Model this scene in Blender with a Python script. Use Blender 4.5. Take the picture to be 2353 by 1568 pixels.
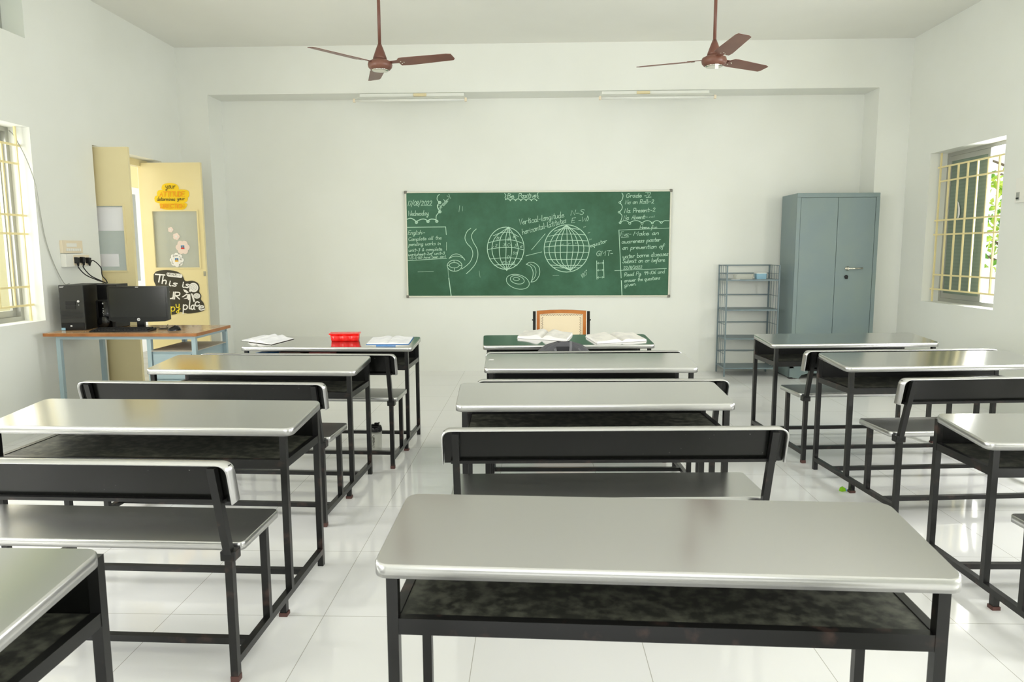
import bpy, bmesh, math, random
from mathutils import Vector, Matrix
random.seed(7)
PI=math.pi
for o in list(bpy.data.objects): bpy.data.objects.remove(o,do_unlink=True)
S=bpy.context.scene; COL=S.collection

# ------------------------------------------------------------ camera, world, lights, exposure
cd=bpy.data.cameras.new('camera'); cam=bpy.data.objects.new('camera',cd); COL.objects.link(cam)
yaw,pitch,roll=-.0313,-.1251,-.0042
F=Vector((math.sin(yaw)*math.cos(pitch),math.cos(yaw)*math.cos(pitch),math.sin(pitch)))
R0=Vector((math.cos(yaw),-math.sin(yaw),0)); U0=R0.cross(F)
Rt=R0*math.cos(roll)+U0*math.sin(roll); Up=-R0*math.sin(roll)+U0*math.cos(roll)
cam.matrix_world=Matrix(((Rt.x,Up.x,-F.x,0),(Rt.y,Up.y,-F.y,0),(Rt.z,Up.z,-F.z,1.3977),(0,0,0,1)))
cd.sensor_fit='HORIZONTAL'; cd.sensor_width=36; cd.lens=1649.9/2353*36; cd.clip_start=.02; cd.clip_end=200
cd.dof.use_dof=True; cd.dof.focus_distance=6.0; cd.dof.aperture_fstop=10
S.camera=cam
w=bpy.data.worlds.new('world'); S.world=w; w.use_nodes=True
bg=w.node_tree.nodes['Background']; bg.inputs[0].default_value=(.95,.98,1,1); bg.inputs[1].default_value=1.5
def area(name,loc,rot,sx,sy,power,color=(1,1,1)):
    l=bpy.data.lights.new(name,'AREA'); l.shape='RECTANGLE'; l.size=sx; l.size_y=sy; l.energy=power; l.color=color
    o=bpy.data.objects.new(name,l); o.location=loc; o.rotation_euler=rot; COL.objects.link(o); return o
# daylight standing in the window openings (all beside or behind the camera except the two seen windows' own skylight)
DAY=(.985,.99,1)
area('daylight_right_rear',(4.1,3.9,1.6),(0,PI/2,0),1.4,1.15,86,DAY)
area('daylight_right_back',(4.1,.9,1.6),(0,PI/2,0),1.4,1.15,86,DAY)
area('daylight_left_rear',(-4.0,2.6,1.6),(0,-PI/2,0),1.4,1.15,84,DAY)
area('daylight_left_back',(-4.0,-.4,1.6),(0,-PI/2,0),1.4,1.15,84,DAY)
area('daylight_rear_wall',(0,-3.3,1.9),(PI/2,0,0),3.2,1.5,44,DAY)
area('bounce_flash',(-.2,-1.2,2.5),(math.radians(50),0,0),2.6,1.6,6,(1,1,1))
area('daylight_window_right',(4.45,6.9,1.75),(0,PI/2,0),1.5,1.2,40,(1,1,1))
area('daylight_window_left',(-4.45,4.95,1.75),(0,-PI/2,0),1.5,1.2,34,(1,1,1))
area('daylight_door',(-4.9,6.9,1.6),(0,-PI/2,0),1.8,1.3,18,(1,.98,.93))
S.view_settings.view_transform='Standard'; S.view_settings.look='None'; S.view_settings.gamma=1.0
S.view_settings.use_curve_mapping=False; S.view_settings.exposure=0.20

# ------------------------------------------------------------ materials
def lin(c): return c/12.92 if c<=.04045 else ((c+.055)/1.055)**2.4
def hx(h): h=h.lstrip('#'); return tuple(lin(int(h[i:i+2],16)/255) for i in (0,2,4))+(1,)
def mat(name,color,rough=.5,metal=0,noise=None,bump=None,coat=0,alpha=1,trans=0,ior=1.45,spec=None):
    m=bpy.data.materials.new(name); m.use_nodes=True; nt=m.node_tree; b=nt.nodes['Principled BSDF']
    c=hx(color) if isinstance(color,str) else color
    b.inputs['Base Color'].default_value=c; b.inputs['Roughness'].default_value=rough; b.inputs['Metallic'].default_value=metal
    b.inputs['Coat Weight'].default_value=coat; b.inputs['Alpha'].default_value=alpha
    b.inputs['Transmission Weight'].default_value=trans; b.inputs['IOR'].default_value=ior
    if spec is not None: b.inputs['Specular IOR Level'].default_value=spec
    tc=nt.nodes.new('ShaderNodeTexCoord')
    if noise:   # (scale, colour2, lo, hi)
        n=nt.nodes.new('ShaderNodeTexNoise'); n.inputs['Scale'].default_value=noise[0]; n.inputs['Detail'].default_value=6
        nt.links.new(tc.outputs['Object'],n.inputs['Vector'])
        r=nt.nodes.new('ShaderNodeMapRange'); r.inputs[1].default_value=noise[2]; r.inputs[2].default_value=noise[3]
        nt.links.new(n.outputs[0],r.inputs[0])
        mx=nt.nodes.new('ShaderNodeMix'); mx.data_type='RGBA'; mx.inputs[6].default_value=c; mx.inputs[7].default_value=hx(noise[1])
        nt.links.new(r.outputs[0],mx.inputs[0]); nt.links.new(mx.outputs[2],b.inputs['Base Color'])
    if bump:    # (scale, strength, distance)
        n=nt.nodes.new('ShaderNodeTexNoise'); n.inputs['Scale'].default_value=bump[0]; n.inputs['Detail'].default_value=2
        nt.links.new(tc.outputs['Object'],n.inputs['Vector'])
        bp=nt.nodes.new('ShaderNodeBump'); bp.inputs['Strength'].default_value=bump[1]; bp.inputs['Distance'].default_value=bump[2]
        nt.links.new(n.outputs[0],bp.inputs['Height']); nt.links.new(bp.outputs[0],b.inputs['Normal'])
    return m
M={}
M['wall']=mat('wall_paint','#eceee7',.62,noise=(1.3,'#e8eae2',.35,.7),bump=(60,.06,.002))
M['ceil']=mat('ceiling_paint','#eeeee6',.7,noise=(1.1,'#eaeae2',.35,.7))
M['steel']=mat('brushed_steel',(.65,.65,.648,1),.14,1,bump=(2.2,.15,.005))
M['steel_edge']=mat('bright_steel_trim',(.60,.60,.59,1),.28,1)
M['seat_steel']=mat('worn_seat_steel',(.56,.56,.555,1),.25,1,bump=(2.4,.16,.005))
M['ply']=mat('dusty_black_plywood','#30312b',.42,noise=(34,'#5f6054',.42,.68))
M['black']=mat('black_enamel','#0b0c09',.24,noise=(90,'#8f8f88',.735,.75))
M['tube']=mat('black_painted_tube','#151514',.3,noise=(14,'#43332e',.60,.72))
M['rubber']=mat('red_rubber','#5c3d37',.6)
M['almirah']=mat('bluegrey_enamel','#7d8e90',.4,noise=(2.5,'#83938f',.4,.7),bump=(3,.05,.003))
M['almirah_dark']=mat('dark_gap','#27302f',.5)
M['rack']=mat('bluegrey_steel_rack','#75858a',.4)
M['tablesteel']=mat('pale_blue_table_steel','#9fb3b8',.45,noise=(18,'#5d5f58',.72,.76))
M['wood']=mat('honey_laminate','#c4a27a',.16,noise=(4,'#b9946a',.4,.6))
M['wood_edge']=mat('orange_wood_edge','#a36a38',.4,noise=(9,'#89582c',.4,.7))
M['chairwood']=mat('varnished_teak','#c07a38',.3,noise=(6,'#a96026',.4,.7))
M['cane']=mat('woven_cane','#e3d5b4',.6)
M['fan']=mat('brown_fan_enamel','#6e463a',.35,noise=(4,'#7a5344',.4,.7))
M['fan_trim']=mat('chrome_ring','#d9d6cb',.15,1)
M['white']=mat('white_plastic','#ecebe2',.4)
M['cream']=mat('cream_plastic','#e8dbc0',.4)
M['doory']=mat('pale_yellow_enamel','#ecdfb0',.35,noise=(2,'#e8d9a6',.4,.7))
M['grille']=mat('cream_grille_enamel','#eee0a8',.4)
M['alu']=mat('anodised_aluminium','#b4b5ae',.35,.6)
M['bplastic']=mat('black_gloss_plastic','#0c0c0d',.2)
M['bmatte']=mat('black_matte_plastic','#101011',.45)
M['dgrey']=mat('dark_grey_plastic','#2c2d2a',.35)
M['screen']=mat('dark_screen','#1d1e1c',.18)
M['silver']=mat('silver_mark','#d8d8d8',.3,.3)
M['blackcable']=mat('black_cable','#0d0d0d',.4)
M['greycable']=mat('grey_cable','#aaaba2',.5)
M['paper']=mat('white_paper','#eceae6',.7)
M['paperprint']=None
M['chalk']=mat('chalk','#b9dcc4',.9)
M['poster_black']=mat('black_card','#3b382e',.6)
M['poster_white']=mat('white_card','#f1f0ef',.6)
M['poster_yellow']=mat('yellow_card','#f6ce1a',.6)
M['poster_orange']=mat('orange_ink','#ef9a12',.6)
M['ink']=mat('black_ink','#33301e',.6)
M['yellow_letters']=mat('yellow_letters','#f4e03a',.6)
M['pink_paper']=mat('pale_pink_paper','#ecdad2',.7)
M['red_print']=mat('red_print','#d8382a',.6); M['blue_print']=mat('blue_print','#2f7fb4',.6); M['skin_print']=mat('tan_print','#b98a72',.6); M['yellow_print']=mat('yellow_print','#e7b52c',.6)
M['redplastic']=mat('red_translucent_plastic','#ff1408',.25,trans=.25,coat=.3)
M['blue']=mat('blue_plastic','#2f7cc2',.35); M['skyblue']=mat('pale_blue_plastic','#93bdd0',.4)
M['bag']=mat('charcoal_nylon','#57575a',.75,bump=(240,.25,.001),noise=(8,'#4d4d51',.4,.7))
M['bagstrap']=mat('grey_webbing','#6d6d70',.8,bump=(400,.3,.001))
M['brown']=mat('dark_brown_cover','#4a342c',.6); M['maroon']=mat('maroon_cover','#8d4b48',.6)
M['leaf']=mat('green_leaf','#9cc440',.5,noise=(9,'#cbe05a',.4,.6)); M['leafd']=mat('dark_green_leaf','#6ba53a',.5); M['flower']=mat('yellow_flower','#f0b400',.5)
M['bark']=mat('grey_bark','#7d715f',.8)
M['outwall']=mat('cream_outer_wall','#f2e7a8',.7); M['outwhite']=mat('white_outer_wall','#f4f2ec',.7)
M['ground']=mat('outdoor_concrete','#c9c7bd',.8,noise=(3,'#b9b7ac',.4,.7))
M['bluemesh']=mat('blue_grey_mesh','#8d9ea0',.6)
M['lime']=mat('lime_foil','#8fce22',.3); M['cyan']=mat('blue_foil','#2b8fc0',.3)
M['slot']=mat('red_brown_slot','#5a2f24',.5)
def glass(name,color,rough,alpha):
    m=mat(name,color,rough); nt=m.node_tree; b=nt.nodes['Principled BSDF']; out=nt.nodes['Material Output']
    t=nt.nodes.new('ShaderNodeBsdfTransparent'); mx=nt.nodes.new('ShaderNodeMixShader'); mx.inputs[0].default_value=alpha
    nt.links.new(t.outputs[0],mx.inputs[1]); nt.links.new(b.outputs[0],mx.inputs[2]); nt.links.new(mx.outputs[0],out.inputs[0]); return m
M['glass']=glass('clear_window_glass','#dfe9e6',.03,.16)
M['doorglass']=glass('faint_grey_door_glass','#cfd3c8',.08,.45)
M['plastic_clear']=glass('milky_clear_plastic','#d3d5c8',.2,.5)
def mesh_material():
    m=mat('green_insect_mesh','#7d8d7e',.6); nt=m.node_tree; b=nt.nodes['Principled BSDF']; out=nt.nodes['Material Output']
    tc=nt.nodes.new('ShaderNodeTexCoord'); w=nt.nodes.new('ShaderNodeTexWave'); w.bands_direction='Z'; w.inputs['Scale'].default_value=9; w.inputs['Distortion'].default_value=0
    nt.links.new(tc.outputs['Object'],w.inputs['Vector'])
    r=nt.nodes.new('ShaderNodeMapRange'); r.inputs[3].default_value=.88; r.inputs[4].default_value=.96; nt.links.new(w.outputs[1],r.inputs[0])
    t=nt.nodes.new('ShaderNodeBsdfTransparent'); mx=nt.nodes.new('ShaderNodeMixShader')
    nt.links.new(r.outputs[0],mx.inputs[0]); nt.links.new(t.outputs[0],mx.inputs[1]); nt.links.new(b.outputs[0],mx.inputs[2]); nt.links.new(mx.outputs[0],out.inputs[0]); return m
M['mesh']=mesh_material()
def floor_material():
    m=mat('vitrified_tile','#eeeeee',.07,ior=1.5); nt=m.node_tree; b=nt.nodes['Principled BSDF']
    tc=nt.nodes.new('ShaderNodeTexCoord'); sp=nt.nodes.new('ShaderNodeSeparateXYZ'); nt.links.new(tc.outputs['Object'],sp.inputs[0])
    def mth(op,a,bv=None,c=None):
        n=nt.nodes.new('ShaderNodeMath'); n.operation=op
        for i,v in enumerate((a,bv)):
            if v is None: continue
            if isinstance(v,(int,float)): n.inputs[i].default_value=v
            else: nt.links.new(v,n.inputs[i])
        return n.outputs[0]
    g=[]
    for ax,off in ((0,-.8133),(1,2.596)):
        q=mth('DIVIDE',mth('SUBTRACT',sp.outputs[ax],off-6),.6); f=mth('FRACT',q); d=mth('ABSOLUTE',mth('SUBTRACT',f,.5)); g.append(mth('GREATER_THAN',d,.4978))
    gr=mth('MAXIMUM',g[0],g[1])
    n=nt.nodes.new('ShaderNodeTexNoise'); n.inputs['Scale'].default_value=2.2; n.inputs['Detail'].default_value=5; nt.links.new(tc.outputs['Object'],n.inputs['Vector'])
    mx0=nt.nodes.new('ShaderNodeMix'); mx0.data_type='RGBA'; mx0.inputs[6].default_value=hx('#f1f1f0'); mx0.inputs[7].default_value=hx('#ebebe9'); nt.links.new(n.outputs[0],mx0.inputs[0])
    mx=nt.nodes.new('ShaderNodeMix'); mx.data_type='RGBA'; nt.links.new(gr,mx.inputs[0]); nt.links.new(mx0.outputs[2],mx.inputs[6]); mx.inputs[7].default_value=hx('#b5b3aa')
    nt.links.new(mx.outputs[2],b.inputs['Base Color']); return m
M['floor']=floor_material()
def board_material():
    m=mat('green_chalkboard','#3a6549',.5); nt=m.node_tree; b=nt.nodes['Principled BSDF']
    tc=nt.nodes.new('ShaderNodeTexCoord'); n=nt.nodes.new('ShaderNodeTexNoise'); n.inputs['Scale'].default_value=1.6; n.inputs['Detail'].default_value=9; n.inputs['Roughness'].default_value=.65
    nt.links.new(tc.outputs['Object'],n.inputs['Vector'])
    r=nt.nodes.new('ShaderNodeMapRange'); r.inputs[1].default_value=.38; r.inputs[2].default_value=.72; nt.links.new(n.outputs[0],r.inputs[0])
    mx=nt.nodes.new('ShaderNodeMix'); mx.data_type='RGBA'; mx.inputs[6].default_value=hx('#28573a'); mx.inputs[7].default_value=hx('#42745a'); nt.links.new(r.outputs[0],mx.inputs[0])
    nt.links.new(mx.outputs[2],b.inputs['Base Color']); return m
M['board']=board_material()
def cane_material():
    m=mat('perforated_cane_weave','#e6d6b2',.6); nt=m.node_tree; b=nt.nodes['Principled BSDF']
    tc=nt.nodes.new('ShaderNodeTexCoord'); ch=nt.nodes.new('ShaderNodeTexVoronoi'); ch.inputs['Scale'].default_value=95; ch.inputs['Randomness'].default_value=.1
    nt.links.new(tc.outputs['Object'],ch.inputs['Vector'])
    r=nt.nodes.new('ShaderNodeMapRange'); r.inputs[1].default_value=.12; r.inputs[2].default_value=.3; nt.links.new(ch.outputs[0],r.inputs[0])
    mx=nt.nodes.new('ShaderNodeMix'); mx.data_type='RGBA'; mx.inputs[6].default_value=hx('#c9b68e'); mx.inputs[7].default_value=hx('#eadcbc'); nt.links.new(r.outputs[0],mx.inputs[0]); nt.links.new(mx.outputs[2],b.inputs['Base Color']); return m
M['canew']=cane_material()
def print_material(name,base,ink,sc):
    m=mat(name,base,.7); nt=m.node_tree; b=nt.nodes['Principled BSDF']
    tc=nt.nodes.new('ShaderNodeTexCoord'); w=nt.nodes.new('ShaderNodeTexWave'); w.bands_direction='Y'; w.inputs['Scale'].default_value=sc; w.inputs['Distortion'].default_value=1.2; w.inputs['Detail'].default_value=3; w.inputs['Detail Scale'].default_value=6
    nt.links.new(tc.outputs['Object'],w.inputs['Vector'])
    n=nt.nodes.new('ShaderNodeTexNoise'); n.inputs['Scale'].default_value=14; nt.links.new(tc.outputs['Object'],n.inputs['Vector'])
    mu=nt.nodes.new('ShaderNodeMath'); mu.operation='MULTIPLY'; nt.links.new(w.outputs[1],mu.inputs[0]); nt.links.new(n.outputs[0],mu.inputs[1])
    r=nt.nodes.new('ShaderNodeMapRange'); r.inputs[1].default_value=.42; r.inputs[2].default_value=.6; r.inputs[4].default_value=.55; nt.links.new(mu.outputs[0],r.inputs[0])
    mx=nt.nodes.new('ShaderNodeMix'); mx.data_type='RGBA'; mx.inputs[6].default_value=hx(base); mx.inputs[7].default_value=hx(ink); nt.links.new(r.outputs[0],mx.inputs[0]); nt.links.new(mx.outputs[2],b.inputs['Base Color']); return m
M['print']=print_material('printed_page','#eeebe4','#8f8d99',30)
M['hand']=print_material('handwritten_page','#f0f0f2','#9a9cb0',34)

# ------------------------------------------------------------ mesh helpers
class MB:
    def __init__(s): s.bm=bmesh.new(); s.mats=[]; s.cur=0
    def m(s,mt):
        if mt not in s.mats: s.mats.append(mt)
        s.cur=s.mats.index(mt); return s
    def _fin(s,faces,smooth=False):
        for f in faces: f.material_index=s.cur; f.smooth=smooth
    def hexa(s,pts,bev=0):     # 8 points: bottom 4 ccw, top 4 ccw
        vs=[s.bm.verts.new(Vector(p)) for p in pts]
        fs=[s.bm.faces.new([vs[i] for i in q]) for q in ((3,2,1,0),(4,5,6,7),(0,1,5,4),(1,2,6,5),(2,3,7,6),(3,0,4,7))]
        s._fin(fs)
        if bev>0:
            es=list({e for f in fs for e in f.edges})
            r=bmesh.ops.bevel(s.bm,geom=es,offset=bev,segments=2,profile=.5,affect='EDGES'); s._fin(r['faces'])
            for f in r['faces']: f.smooth=False
        return s
    def box(s,x0,x1,y0,y1,z0,z1,bev=0):
        return s.hexa([(x0,y0,z0),(x1,y0,z0),(x1,y1,z0),(x0,y1,z0),(x0,y0,z1),(x1,y0,z1),(x1,y1,z1),(x0,y1,z1)],bev)
    def bar(s,a,b,w=.025,h=None,up=(0,0,1)):     # square section bar from a to b
        a=Vector(a); b=Vector(b); d=(b-a).normalized(); h=h or w; up=Vector(up)
        if abs(d.dot(up))>.95: up=Vector((0,1,0))
        x=d.cross(up).normalized(); y=x.cross(d).normalized(); x*=w/2; y*=h/2
        p=[a-x-y,a+x-y,a+x+y,a-x+y,b-x-y,b+x-y,b+x+y,b-x+y]
        return s.hexa([p[3],p[2],p[1],p[0],p[7],p[6],p[5],p[4]] if False else p,.0)
    def prism(s,outline,f0,f1,smooth=False):     # outline list of (u,v); f0/f1 map to 3d points
        n=len(outline); A=[s.bm.verts.new(Vector(f0(u,v))) for u,v in outline]; B=[s.bm.verts.new(Vector(f1(u,v))) for u,v in outline]
        fs=[s.bm.faces.new(list(reversed(A))),s.bm.faces.new(B)]
        side=[s.bm.faces.new([A[i],A[(i+1)%n],B[(i+1)%n],B[i]]) for i in range(n)]
        s._fin(fs); s._fin(side,smooth); return s
    def tube(s,pts,r,n=8,caps=True,smooth=True):
        pts=[Vector(p) for p in pts]; rings=[]; prev=None
        for i,p in enumerate(pts):
            d=(pts[min(i+1,len(pts)-1)]-pts[max(i-1,0)]).normalized()
            if prev is None:
                u=Vector((0,0,1)) if abs(d.z)<.9 else Vector((1,0,0)); x=d.cross(u).normalized()
            else: x=(prev-d*prev.dot(d)).normalized()
            prev=x; y=d.cross(x); rr=r[i] if isinstance(r,(list,tuple)) else r
            rings.append([s.bm.verts.new(p+x*math.cos(2*PI*k/n)*rr+y*math.sin(2*PI*k/n)*rr) for k in range(n)])
        fs=[]
        for a,b in zip(rings,rings[1:]): fs+= [s.bm.faces.new([a[k],a[(k+1)%n],b[(k+1)%n],b[k]]) for k in range(n)]
        s._fin(fs,smooth)
        if caps: s._fin([s.bm.faces.new(list(reversed(rings[0]))),s.bm.faces.new(rings[-1])])
        return s
    def lathe(s,prof,c=(0,0,0),n=32,axis='Z'):
        c=Vector(c); rings=[]
        def P(r,h,a):
            if axis=='Z': return c+Vector((r*math.cos(a),r*math.sin(a),h))
            if axis=='Y': return c+Vector((r*math.cos(a),h,r*math.sin(a)))
            return c+Vector((h,r*math.cos(a),r*math.sin(a)))
        for r,h in prof: rings.append([s.bm.verts.new(P(max(r,1e-5),h,2*PI*k/n)) for k in range(n)])
        fs=[]
        for a,b in zip(rings,rings[1:]): fs+=[s.bm.faces.new([a[k],a[(k+1)%n],b[(k+1)%n],b[k]]) for k in range(n)]
        s._fin(fs,True); s._fin([s.bm.faces.new(list(reversed(rings[0]))),s.bm.faces.new(rings[-1])]); return s
    def quad(s,*p): s._fin([s.bm.faces.new([s.bm.verts.new(Vector(q)) for q in p])]); return s
    def grid(s,fn,nu,nv,smooth=True):
        V=[[s.bm.verts.new(Vector(fn(i/nu,j/nv))) for j in range(nv+1)] for i in range(nu+1)]
        s._fin([s.bm.faces.new([V[i][j],V[i+1][j],V[i+1][j+1],V[i][j+1]]) for i in range(nu) for j in range(nv)],smooth); return s
    def build(s,name,material=None,parent=None,normals=True):
        if normals: bmesh.ops.recalc_face_normals(s.bm,faces=s.bm.faces[:])
        me=bpy.data.meshes.new(name); s.bm.to_mesh(me); s.bm.free()
        if s.mats:
            for mt in s.mats: me.materials.append(mt)
        elif material: me.materials.append(material)
        o=bpy.data.objects.new(name,me); COL.objects.link(o)
        if parent: o.parent=parent
        return o
def tag(o,label=None,cat=None,group=None,kind=None):
    if label: o['label']=label
    if cat: o['category']=cat
    if group: o['group']=group
    if kind: o['kind']=kind
    return o
def empty(name,loc=(0,0,0),rz=0,label=None,cat=None,group=None,kind=None):
    o=bpy.data.objects.new(name,None); COL.objects.link(o); o.location=loc; o.rotation_euler=(0,0,rz); o.empty_display_size=.1
    return tag(o,label,cat,group,kind)
def struct(o): o['kind']='structure'; return o
def copy_tree(o,parent=None):
    c=o.copy(); COL.objects.link(c)
    if parent: c.parent=parent
    for ch in list(o.children): copy_tree(ch,c)
    return c
def rrect(x0,x1,y0,y1,r,n=5):
    out=[]
    for cx,cy,a in ((x1-r,y0+r,-90),(x1-r,y1-r,0),(x0+r,y1-r,90),(x0+r,y0+r,180)):
        for k in range(n+1):
            t=math.radians(a+90*k/n); out.append((cx+r*math.cos(t),cy+r*math.sin(t)))
    return out
def smooth_pts(pts,k=5):
    if len(pts)<3: return [Vector(p) for p in pts]
    P=[Vector(p) for p in pts]; P=[P[0]*2-P[1]]+P+[P[-1]*2-P[-2]]; out=[]
    for i in range(1,len(P)-2):
        for j in range(k):
            t=j/k; a,b,c,d=P[i-1],P[i],P[i+1],P[i+2]
            out.append(.5*((2*b)+(c-a)*t+(2*a-5*b+4*c-d)*t*t+(3*b-a-3*c+d)*t*t*t))
    out.append(P[-2]); return out

# ------------------------------------------------------------ handwriting (single-stroke letters)
GL={
'a':(11,"7,8 5,10 2,9 0,5 2,0 5,1 7,5|7,10 7,2 9,0"),'b':(10,"0,20 0,0|0,6 3,10 7,9 8,5 6,0 2,0 0,3"),'c':(9,"7,8 4,10 1,8 0,4 2,0 5,0 8,2"),
'd':(11,"7,8 5,10 1,9 0,4 2,0 5,1 7,5|7,20 7,2 9,0"),'e':(9,"0,5 6,6 6,9 3,10 0,7 0,3 3,0 8,2"),'f':(8,"7,17 5,20 3,18 2,10 2,-6 0,-8|-1,9 6,10"),
'g':(10,"7,8 4,10 1,9 0,5 2,1 5,2 7,5|7,10 7,-4 5,-9 1,-7 3,-3 9,1"),'h':(10,"0,20 0,0|0,6 4,10 7,8 7,0"),'i':(5,"1,10 1,2 3,0|1,14 1,15"),
'k':(9,"0,20 0,0|6,10 0,4 7,0"),'l':(5,"1,20 1,2 3,0"),'m':(14,"0,10 0,0|0,6 3,10 5,8 5,0|5,6 8,10 11,8 11,0"),'n':(10,"0,10 0,0|0,6 4,10 7,8 7,0"),
'o':(10,"4,10 1,8 0,4 3,0 7,2 7,7 4,10 9,10"),'p':(10,"0,10 0,-9|0,7 4,10 8,7 7,2 3,0 0,3"),'q':(10,"7,8 4,10 1,8 0,4 3,0 7,3|7,10 7,-8 9,-5"),
'r':(9,"0,10 1,0|1,6 4,10 7,9"),'s':(8,"6,9 3,10 1,8 5,4 4,0 0,1"),'t':(8,"3,18 3,2 6,0|0,11 7,12"),'u':(11,"0,10 0,3 3,0 7,3|7,10 7,2 9,0"),
'v':(9,"0,10 4,0 8,10"),'w':(12,"0,10 1,1 4,1 5,8|5,3 8,0 10,4 10,10"),'x':(9,"0,10 7,0|7,10 0,0"),'y':(10,"0,10 1,4 4,3 7,5|7,10 6,-5 4,-9 1,-6 9,0"),'z':(9,"!0,10 7,10 0,0 8,0"),
'0':(10,"4,18 0,12 0,5 4,0 8,5 8,13 4,18"),'1':(5,"2,18 2,0"),'2':(11,"0,14 3,18 7,15 5,8 0,0 3,2 9,0"),'3':(9,"0,16 4,18 7,14 3,10 7,6 4,0 0,2"),
'4':(10,"!5,18 0,7 9,7|7,12 7,0"),'5':(9,"7,18 2,18 1,10 6,10 7,4 3,0 0,2"),'6':(9,"7,18 2,12 0,5 4,0 7,4 4,8 0,5"),'7':(9,"!0,18 8,18 3,0"),
'8':(9,"4,9 0,14 4,18 7,14 4,9 0,4 4,0 7,4 4,9"),'9':(9,"7,14 3,18 0,13 3,10 7,13|7,14 6,0"),
'A':(12,"!0,0 5,20 10,0|2,8 8,8"),'B':(11,"!0,0 0,20|0,20 7,18 6,12 0,10|0,10 9,8 8,1 0,0"),'C':(12,"10,16 6,20 1,16 0,8 4,0 10,3"),
'D':(12,"!0,0 0,20|0,20 8,17 9,8 5,0 0,0"),'E':(11,"!9,20 0,20 0,0 9,0|!0,10 7,10"),'G':(13,"10,16 6,20 1,16 0,8 4,0 9,2 10,8|!5,8 11,8"),
'H':(12,"!0,0 0,20|!10,0 10,20|!0,10 10,10"),'I':(5,"!1,0 1,20"),'M':(15,"!0,0 1,20 6,8 11,20 12,0"),'N':(12,"!0,0 0,20 9,0 9,20"),'O':(13,"6,20 1,16 0,8 5,0 10,4 10,14 6,20"),
'P':(11,"!0,0 0,20|0,20 8,19 8,11 0,9"),'R':(12,"!0,0 0,20|0,20 8,19 8,11 0,9|!2,9 9,0"),'S':(11,"9,17 5,20 1,17 3,12 8,8 8,2 4,0 0,3"),'T':(12,"!0,20 12,20|!6,20 6,0"),
'U':(12,"0,20 0,5 4,0 8,3 9,8|!9,20 9,0"),'V':(12,"!0,20 5,0 10,20"),'W':(16,"!0,20 3,0 8,14 11,0 14,20"),'Y':(11,"!0,20 5,10 10,20|!5,10 5,0"),'L':(9,"!0,20 0,0 8,0"),'K':(11,"!0,0 0,20|!9,20 0,8 9,0"),
'-':(9,"!0,7 6,7"),'/':(9,"!0,-4 6,22"),'.':(5,"!0,0 1,1"),',':(5,"!1,1 0,-3"),':':(5,"!0,3 1,4|!0,10 1,11"),'&':(11,"9,0 2,14 4,18 6,14 1,5 3,0 9,7"),' ':(8,""),'°':(6,"2,20 0,18 2,16 4,18 2,20"),
}
def strokes_of(text):
    out=[];x=0
    for ch in text:
        wd,st=GL[ch]
        for s in st.split('|'):
            if not s: continue
            raw=s.startswith('!'); pts=[tuple(map(float,q.split(','))) for q in s.lstrip('!').split()]
            pts=[(a+x,b) for a,b in pts]
            if not raw: pts=[(v.x,v.y) for v in smooth_pts([(a,b,0) for a,b in pts],4)]
            out.append(pts)
        x+=wd
    return out,x
NS=[0]
def prog(y):
    def g(u,v): NS[0]+=1; return (u,y-NS[0]%400*3e-6,v)
    return g
def ribbon(mb,pts,w,f):
    n=len(pts); L=[]
    for i,(x,y) in enumerate(pts):
        a=pts[max(i-1,0)]; b=pts[min(i+1,n-1)]; dx,dy=b[0]-a[0],b[1]-a[1]; l=math.hypot(dx,dy) or 1
        nx,ny=-dy/l*w/2,dx/l*w/2
        ex,ey=(0,0)
        if i==0: ex,ey=-dx/l*w/2,-dy/l*w/2
        if i==n-1: ex,ey=dx/l*w/2,dy/l*w/2
        L.append((mb.bm.verts.new(Vector(f(x+nx+ex,y+ny+ey))),mb.bm.verts.new(Vector(f(x-nx+ex,y-ny+ey)))))
    fs=[mb.bm.faces.new([L[i][0],L[i+1][0],L[i+1][1],L[i][1]]) for i in range(n-1)]
    mb._fin(fs)
def write(mb,text,x,y,width,h,ang,w,f,slant=.18,jit=.35):
    """text starting at (x,y) baseline, total width, cap height h (=20 units)"""
    st,adv=strokes_of(text); sx=width/max(adv-3,1); sy=h/20; ca,sa=math.cos(ang),math.sin(ang)
    for pts in st:
        jx,jy=random.uniform(-jit,jit),random.uniform(-jit,jit)
        q=[]
        for a,b in pts:
            u=(a+jx+b*slant)*sx; v=(b+jy)*sy; q.append((x+u*ca-v*sa,y+u*sa+v*ca))
        ribbon(mb,q,w,f)

# ------------------------------------------------------------ room shell
XL,XR,YB,YF,H,T=-3.877,3.969,8.30,7.956,3.585,.26
YR=-3.4
def wall_x(name,x0,x1,openings):
    """wall running along Y between x0..x1, openings (y0,y1,z0,z1)"""
    mb=MB(); ys=sorted({YR-.2,YB+.3}|{v for o in openings for v in o[:2]})
    for a,b in zip(ys,ys[1:]):
        ops=sorted([o[2:] for o in openings if o[0]<=a+1e-6 and o[1]>=b-1e-6]); z=0
        for z0,z1 in ops:
            if z0>z: mb.box(x0,x1,a,b,z,z0)
            z=z1
        mb.box(x0,x1,a,b,z,H)
    bmesh.ops.remove_doubles(mb.bm,verts=mb.bm.verts[:],dist=1e-5)
    return struct(mb.build(name,M['wall']))
OL=[(4.36,5.56,.865,2.355),(6.345,7.53,0,2.335),(4.30,5.597,3.02,3.45),(2.0,3.2,.865,2.355),(-1.0,.2,.865,2.355)]
OR=[(6.33,7.495,.87,2.345),(3.3,4.5,.87,2.345),(.3,1.5,.87,2.345)]
wall_x('wall_left',XL-T,XL,OL); wall_x('wall_right',XR,XR+T,OR)
struct(MB().box(XL,XR,YB,YB+.3,0,H).build('wall_back',M['wall']))
mb=MB()
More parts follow.
